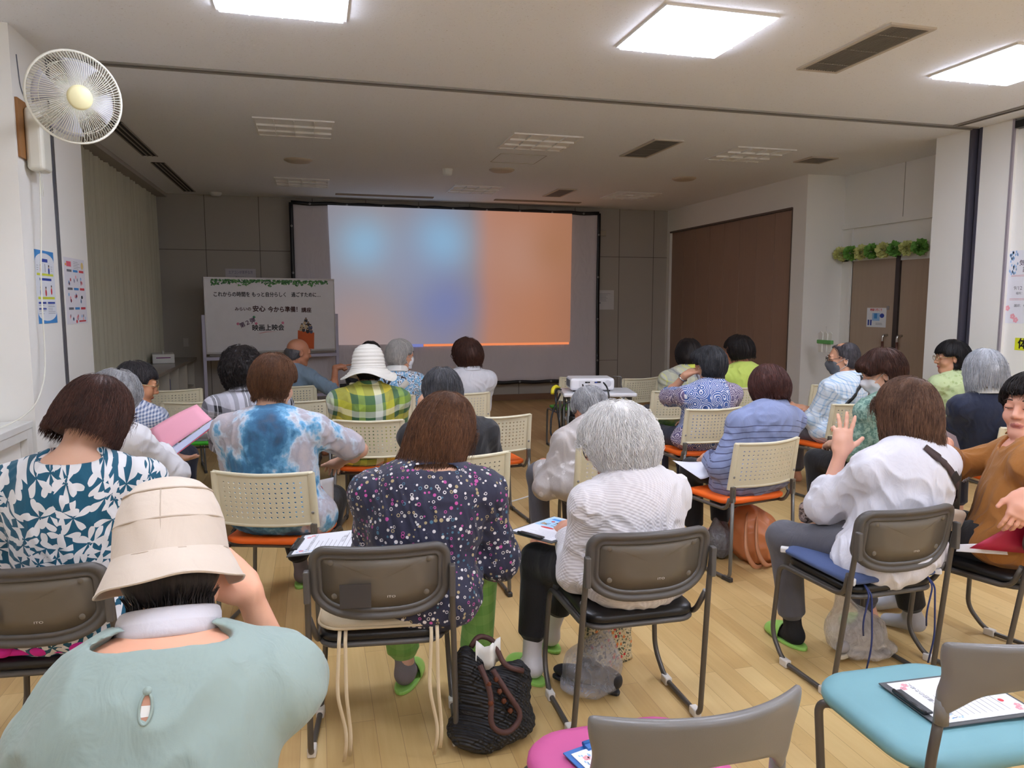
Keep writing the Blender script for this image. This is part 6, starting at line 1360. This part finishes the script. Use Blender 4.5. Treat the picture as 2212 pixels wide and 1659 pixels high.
def bagwarp(s,amp=.012,fr=30):
    r=np.random.RandomState(s); W=r.normal(size=(5,3))*fr*np.array([1,1,.4]); p=r.uniform(0,6,5)
    return lambda P:amp*sum(np.abs(np.sin(P@W[i]+p[i])) for i in range(5))/2.5-amp
o=empty('plastic_bag',(2.40,3.98,0),0,'dark grey see-through bag beside the tan backpack','bag'); sdf_obj('film',[ell((0,0,.11),(.10,.08,.115),None,.04),cone((-.02,0,.18),(-.04,0,.24),.05,.02,.04)],.007,film('smoke_film',(120,122,128),.8),o,bagwarp(3))
sdf_obj('contents',[ell((0,0,.08),(.07,.055,.075),None,.04)],.009,mat('contents_grey',(70,72,76),.8),o)
def shoe(name,loc,rz,m,sole,label,grp=None,s=1.0,tilt=0):
    e=empty(name,loc,rz,label,'shoe',grp); e.rotation_euler=(tilt,0,rz)
    sdf_obj('upper',[ell((0,.03,.05),(.042,.13,.045),None,.03),ell((0,-.06,.075),(.036,.06,.055),None,.04),ell((0,-.06,.135),(.026,.045,.04),None,.02,'-')],.007,m,e)
    b=MB(); b.prism([(.045*math.sin(q)*(1+.1*math.cos(q)),.02-.145*math.cos(q)) for q in np.linspace(0,2*PI,25)[:-1]],0,.022); b.build('sole',sole,e,bevel=.006)
    l=MB()
    e.scale=(s,s,s)
    for k in range(4): l.tube([(-.026,.0+.018*k,.092-.006*k),(0,.008+.018*k,.098-.007*k),(.026,.0+.018*k,.092-.006*k)],.0025,5)
    l.build('laces',mat('lace_grey',(120,118,120),.8),e); return e
M_shoek=mat('shoe_black',(34,34,38),.5); M_shoeg=mat('shoe_grey',(150,146,146),.7); M_sole=mat('shoe_sole',(190,180,160),.6)
# clear bag with black shoes by the white-knit chair
o=empty('plastic_bag',(1.06,2.70,0),.1,'clear plastic bag of dark shoes under the white-knit wearer\'s chair','bag')
sdf_obj('film',[ell((0,0,.10),(.13,.11,.105),None,.05),cone((.03,0,.16),(.085,.03,.245),.06,.014,.05),ell((-.03,-.02,.04),(.12,.10,.045),None,.03)],.007,M_film,o,bagwarp(5))
shoe('shoe',(1.02,2.72,.02),.9,M_shoek,M_shoek,'dark shoe lying in the clear bag by the floral tote, left one',s=.78); shoe('shoe',(1.09,2.70,.022),.6,M_shoek,M_shoek,'dark shoe lying in the clear bag by the floral tote, right one',s=.78,tilt=.25)
# clear bag with grey sneakers under the white-shirt chair
o=empty('plastic_bag',(2.33,2.70,0),-.1,'clear plastic bag of grey lace-up shoes under the white shirt with strap','bag')
sdf_obj('film',[ell((0,0,.09),(.145,.11,.095),None,.05),ell((.02,-.03,.04),(.155,.11,.042),None,.03),cone((-.03,.0,.14),(-.07,.05,.29),.085,.02,.06)],.007,film('milky_film',(226,220,218),.42),o,bagwarp(9))
shoe('shoe',(2.29,2.70,.02),2.2,M_shoeg,M_sole,'grey lace-up shoe in the clear bag by the green slipper, left one',s=.85); shoe('shoe',(2.385,2.68,.022),1.9,M_shoeg,M_sole,'grey lace-up shoe in the clear bag by the green slipper, right one',s=.85,tilt=.2)
# floral tote
def _floral(t):
    co=t.co(); o=t.vor(co,48,rnd=1); r=t.sep(o['Color'])[0]; n=t.noise(co,70,2); base=t.ramp(n,[(.4,(70,76,60)),(.47,(206,190,156)),(.6,(196,176,130)),(.66,(84,92,70))]); f=t.ma('MULTIPLY',t.ma('LESS_THAN',o['Distance'],.34),t.ma('GREATER_THAN',r,.62)); t.col(t.mix(f,base,t.mix(t.ma('GREATER_THAN',r,.85),lin((186,50,44)),lin((206,120,60))))); t.set(Roughness=.85); t.bump(t.noise(co,8,2),.3,.02)
ft=empty('tote_bag',(1.21,2.92,0),.3,'small floral fabric tote bag standing behind the clear bag of dark shoes','bag'); M_flo=nm('floral_cotton',_floral)
def tf(u,v): a=2*PI*u; w_=.115+.01*v; d=.06-.035*v; ca,sa=math.cos(a),math.sin(a); return (w_*np.sign(ca)*abs(ca)**.35+.004*math.sin(v*20+u*30),d*np.sign(sa)*abs(sa)**.5,.255*v+(.0 if v<.99 else .008*math.sin(u*25)))
m=MB(); m.grid(tf,40,14,closeu=True); m.poly([tf(u,0) for u in np.linspace(0,1,21)[:-1]]); m.build('body',M_flo,ft,solid=.003)
for sy in (-1,1): MB().tube(fillet([(-.05,sy*.024,.25),(-.045,sy*.03,.31),(.0,sy*.035,.335),(.045,sy*.03,.31),(.05,sy*.024,.25)],.04),.006,8).build('handle',M_flo,ft)
# black woven bag
def _woven(t):
    co=t.co(); x,y,z=t.sep(co); a=t.ma('SINE',t.ma('MULTIPLY',t.ma('ADD',t.ma('ADD',x,y),t.ma('MULTIPLY',z,.3)),420)); b=t.ma('SINE',t.ma('MULTIPLY',z,330)); h=t.ma('MULTIPLY',a,b); t.col(t.mix(t.noise(co,60,2),lin((16,16,18)),lin((44,44,48)))); t.set(Roughness=.55); t.bump(h,.9,.006)
wb_=empty('woven_bag',(.575,2.46,0),.2,'black woven straw bag with brown beaded handles beside the beige-cushioned chair','bag'); M_wov=nm('black_straw',_woven)
def ww(P): return .004*np.sin(P[...,2]*190)*np.sin((P[...,0]+P[...,1])*120)+.006*np.sin(P[...,0]*30+P[...,2]*25)
sdf_obj('body',[ell((0,0,.055),(.148,.10,.062),None,.04),ell((0.02,0,.13),(.115,.085,.11),None,.06),ell((-.06,.02,.22),(.062,.05,.12),None,.04),ell((.075,-.01,.19),(.065,.055,.075),None,.04),ell((-.02,.02,.33),(.04,.035,.05),None,.02,'-')],.006,M_wov,wb_,ww)
M_cordb=mat('cord_brown',(74,44,38),.7,bump=(300,.4)); M_bead=mat('bead_brown',(92,46,28),.2)
MB().tube(fillet([(-.06,-.05,.30),(-.04,-.10,.22),(-.06,-.125,.13),(.0,-.13,.09),(.06,-.115,.13),(.02,-.10,.2),(-.02,-.06,.28)],.05),.009,8).build('handle',M_cordb,wb_)
MB().tube(fillet([(-.06,.02,.33),(-.03,.03,.36),(.02,.02,.34),(.03,-.04,.27),(.09,-.06,.25)],.04),.009,8).build('handle',M_cordb,wb_)
for k,(bx,by,bz) in enumerate(((-.045,-.085,.25),(-.05,-.11,.2),(-.015,-.075,.255),(-.01,-.09,.22),(-.0,-.1,.19),(.02,-.105,.155))):
    b=MB(); b.lathe([(.0045,-.009),(.010,0),(.0045,.009)],12,(bx,by,bz)); b.build('bead',M_bead,wb_)
m=MB(); m.grid(lambda u,v:(-.06+.09*u,-.02+.02*math.sin(u*9),.27+.08*v+.01*math.sin(u*14)),10,4); m.build('cloth',M_white,wb_,solid=.003); wb_.scale=(1.1,1.1,1.08)
# black bag by the plaid hat wearer's chair
o=sdf_obj('shoulder_bag',[ell((0,0,.16),(.13,.09,.17),None,.05),ell((0,0,.06),(.14,.1,.065),None,.04)],.01,M_btee,None,bagwarp(2,.01,20)); o.location=(.0,5.12,0); tag(o,'soft black bag on the floor left of the plaid-shirted chair','bag')
# patterned pouch on the lap
def _pou(t): t.col(t.ramp(t.noise(t.co(),46,3,.7,1.5),[(.4,(50,42,40)),(.5,(150,128,120)),(.6,(196,180,176)),(.68,(70,60,56))])); t.set(Roughness=.4)
o=empty('zip_pouch',(2.175,2.845,.578),.2,'small glossy patterned pouch on the lap of the white shirt with strap','pouch'); sdf_obj('body',[rbox((0,0,.045),(.06,.035,.05),.03,None,.01)],.005,nm('pouch_pattern',_pou),o)
MB().tube([(.06*math.cos(a),-.0,.048+.05*math.sin(a)) for a in np.linspace(.2,PI-.2,12)],.004,6).build('zip',M_black,o)
# ---- clipboards and papers
M_cb=mat('clipboard_grey',(74,76,78),.5); M_paper=mat('sheet_white',(236,237,244),.7)
def clipboard(loc,R,label,w_=.235,h_=.32,board=None,side=False,decor=None):
    r=empty('clipboard',loc,0,label,'clipboard'); r.rotation_euler=Matrix(np.array(R).tolist()).to_euler()
    MB().box((-w_/2,-h_/2,0),(w_/2,h_/2,.004)).build('board',board or M_cb,r,bevel=.0015)
    m=MB(); m.box((-.105,-.148,.0045),(.105,.142,.0062)); sh_=m.build('paper',M_paper,r)
    c=MB(); c.box((-.06,h_/2-.028,.005),(.06,h_/2-.003,.012)); c.tube([(-.06,h_/2-.004,.011),(.06,h_/2-.004,.011)],.006,8); c.build('clip',board or mat('clip_dark',(52,54,56),.35,.4),r)
    S=Sheet((0,0,.0063),(1,0,0),(0,1,0),.0004)
    if decor: decor(S)
    S.build('print',sh_); return r
def d_event(S):
    q=random.Random(4); S.text(gry,'しあわせな毎日のために',.017,0,.085,l=.0006)
    for k in range(9): S.rect(gry,-.085,.06-.019*k,-.085+.17*q.uniform(.5,1),.0615-.019*k)
    S.text(gry,'9/12（金）',.018,.02,-.045,l=.0006); S.disc(red,-.04,-.105,.008)
    for u,v in ((.07,.115),(.085,.10),(-.085,-.12),(-.07,-.13),(-.08,.11)):
        for a in range(5): S.disc(pink,u+.006*math.cos(a*1.257),v+.006*math.sin(a*1.257),.0045)
    for k in range(14): S.disc(lpk,-.095+.03*q.random(),.05+.08*q.random(),.002,.004)
    for k in range(10): S.disc(teal,.06+.04*q.random(),-.13+.05*q.random(),.002,.004)
def d_flyer(S):
    S.rect(mat('flyer_sky',(176,214,244),.6),-.1,-.14,.1,.0); S.disc(mat('flyer_orange',(240,170,60),.6),-.065,.0,.028); S.disc(red,-.06,-.045,.02,.012); S.disc(red,.02,.012,.035,.01)
    S.text(ink,'行こう！',.036,.035,-.035,bold=.0006,l=.0008); S.text(ink,'健康',.034,.0,-.075,bold=.0008,l=.0008); S.disc(red,.055,-.075,.009,l=.0008); S.rect(mat('flyer_blue',(60,140,220),.6),-.07,-.118,.08,-.096,.0006)
    S.disc(sk,-.03,-.128,.012,l=.0008); S.disc(sk,.07,-.03,.012,l=.0008); lines(S,gry,-.08,.08,.05,.125,6,.0012,7)
def frame(x,y): X=nrm(x); Y=np.array(y,float); Y=nrm(Y-X*(X@Y)); return np.stack([X,Y,np.cross(X,Y)],1)
clipboard((1.715,1.585,.466),frame((.05,1,0),(-1,.05,0)),'dark clipboard with a printed sheet lying on the teal chair seat',decor=d_event)
clipboard((.715,1.50,.466),frame((1,.25,0),(-.25,1,0)),'blue clipboard with a sheet lying on the pink chair seat',board=mat('clipboard_blue',(44,104,176),.4),decor=d_event)
clipboard((.945,2.885,.625),frame((-.55,.8,.0),(-.85,-.5,.02)),'dark clipboard with a colourful flyer on the lap of the white-knit wearer',decor=d_flyer)
clipboard((.05,3.03,.60),frame((.25,1,.05),(-1,.2,-.12)),'grey clipboard jutting out left of the navy-blouse wearer',decor=d_event)
def leaf(mb,pts,n=8,curl=0):
    a,b,c,d=[np.array(p,float) for p in pts]; nn=nrm(np.cross(b-a,d-a))
    mb.grid(lambda u,v:(a*(1-u)+b*u)*(1-v)+(d*(1-u)+c*u)*v+nn*curl*math.sin(u*PI)*math.sin(v*PI*.5+.4),n,n)
fo=empty('document_folder',(0,0,0),0,'open pink document folder held by the person in white lace top','folder'); M_pinkf=mat('pink_folder',(240,168,186),.5)
m=MB(); leaf(m,[(-.83,4.33,.75),(-.57,4.40,.925),(-.66,4.5,1.0),(-.90,4.42,.875)],8,.015); m.build('cover',M_pinkf,fo,solid=.0015); m=MB(); leaf(m,[(-.825,4.325,.745),(-.565,4.395,.92),(-.50,4.34,.935),(-.77,4.27,.735)]); m.build('cover',mat('pink_folder_back',(216,96,120),.5),fo,solid=.0015)
m=MB(); leaf(m,[(-.822,4.327,.748),(-.568,4.393,.923),(-.507,4.34,.938),(-.772,4.274,.739)]); m.build('page',mat('page_bluewhite',(196,206,232),.6),fo,solid=.001)
o=MB().tube([(-.93,4.21,.80),(-.85,4.30,.86)],.005,8).build('pen',mat('pen_green',(150,206,50),.4)); tag(o,'lime green pen in the hand over the pink folder','pen')
rf=empty('document_folder',(0,0,0),0,'dark red document folder held over the chair back at the right edge','folder')
m=MB(); leaf(m,[(2.565,2.36,.575),(2.87,2.22,.56),(2.90,2.20,.80),(2.80,2.24,.765)]); m.build('cover',mat('red_folder',(176,28,66),.45),rf,solid=.003); m=MB(); leaf(m,[(2.54,2.40,.55),(2.80,2.28,.545),(2.80,2.30,.60),(2.55,2.40,.58)]); m.build('page',M_paper,rf,solid=.002)
bk=empty('booklet',(0,0,0),0,'open white booklet with black cover in front of the slate blue cardigan','booklet')
m=MB(); leaf(m,[(2.13,4.12,.60),(2.33,4.10,.585),(2.36,3.98,.555),(2.22,3.93,.52)],8,.02); m.build('page',M_paper,bk,solid=.002); m=MB(); leaf(m,[(2.33,4.10,.582),(2.45,4.08,.58),(2.46,3.97,.56),(2.36,3.98,.552)]); m.build('cover',M_black,bk,solid=.002)
bk=empty('booklet',(0,0,0),0,'white booklet with a rainbow arc at the right hip of the tie-dye wearer','booklet')
m=MB(); leaf(m,[(.0,3.80,.50),(.07,3.93,.50),(.075,3.94,.66),(.005,3.81,.68)]); m.build('page',M_paper,bk,solid=.003)
for k,cc in enumerate(((206,60,60),(226,200,60),(60,110,190))): MB().tube([(.002+.0012*k+.05*(a/1.2)*.6,3.80+.10*(a/1.2)*.6-.002,.55+.10*math.cos(a*1.2)-.012*k) for a in np.linspace(0,1.2,8)],.004,6).build('rainbow_band',mat('band_%d'%k,cc,.5),bk)
o=MB().box((-.1,-.14,0),(.1,.14,.02)).build('booklet',mat('booklet_grey',(196,198,206),.5),bevel=.002); o.location=(-.97,6.52,.456); tag(o,'flat grey booklet on the green seat behind the pink folder','booklet')
o=MB().box((-.11,-.15,0),(.11,.15,.006)).build('booklet',M_paper,bevel=.001); o.location=(3.92,5.42,.575); tag(o,'white sheets on the lap of the man in blue check shirt','papers')
# handbag and fluttering fan of the person in brown
hb=empty('handbag',(2.70,2.66,.59),.5,'black handbag with looped handles on the lap of the ochre-shirted person','handbag')
sdf_obj('body',[rbox((0,0,.12),(.12,.06,.12),.03,None,.02)],.007,mat('bag_black',(26,26,30),.5),hb)
for k in (0,1): MB().tube([( -.02+.075*math.cos(a),-.05+.03*k,.24+.085*math.sin(a)) for a in np.linspace(-.3,PI+.3,18)],.009,8).build('handle',M_black,hb)
ch=MB(); 
for k in range(7): ch.tube([(.0+.016*k+.009*math.cos(a),-.09,.20+.006*math.sin(a)*(1 if k%2 else .3)) for a in np.linspace(0,2*PI,11)[:-1]],.002,5,closed=True)
ch.build('chain',M_metal,hb)
o=sdf_obj('pouch',[rbox((0,0,.045),(.085,.02,.05),.02,None,.01)],.006,mat('pouch_cream',(222,210,192),.5)); o.location=(2.62,2.53,.60); o.rotation_euler=(.2,.25,.3); tag(o,'cream pouch tucked against the black handbag','pouch')
fn=empty('hand_fan',(0,0,0),0,'thin greyish clear hand fan beside the white shirt\'s right shoulder','fan')
m=MB(); m.prism([(0.02,-.02),(.08,-.06),(.17,-.075),(.24,-.04),(.25,.02),(.2,.065),(.1,.06),(.03,.02)],0,.003,lambda p:np.array([2.66,2.70,.985])+np.array([.86,.15,-.42])*p[0]+np.array([.35,.2,.9])*p[1]+np.array([.3,-.95,.1])*p[2]); m.build('blade',mat('fan_clear',(190,180,190),.3,Alpha=.6),fn); MB().tube([(2.60,2.69,1.01),(2.69,2.705,.97)],.008,8).build('grip',mat('fan_grip',(150,90,40),.5),fn)
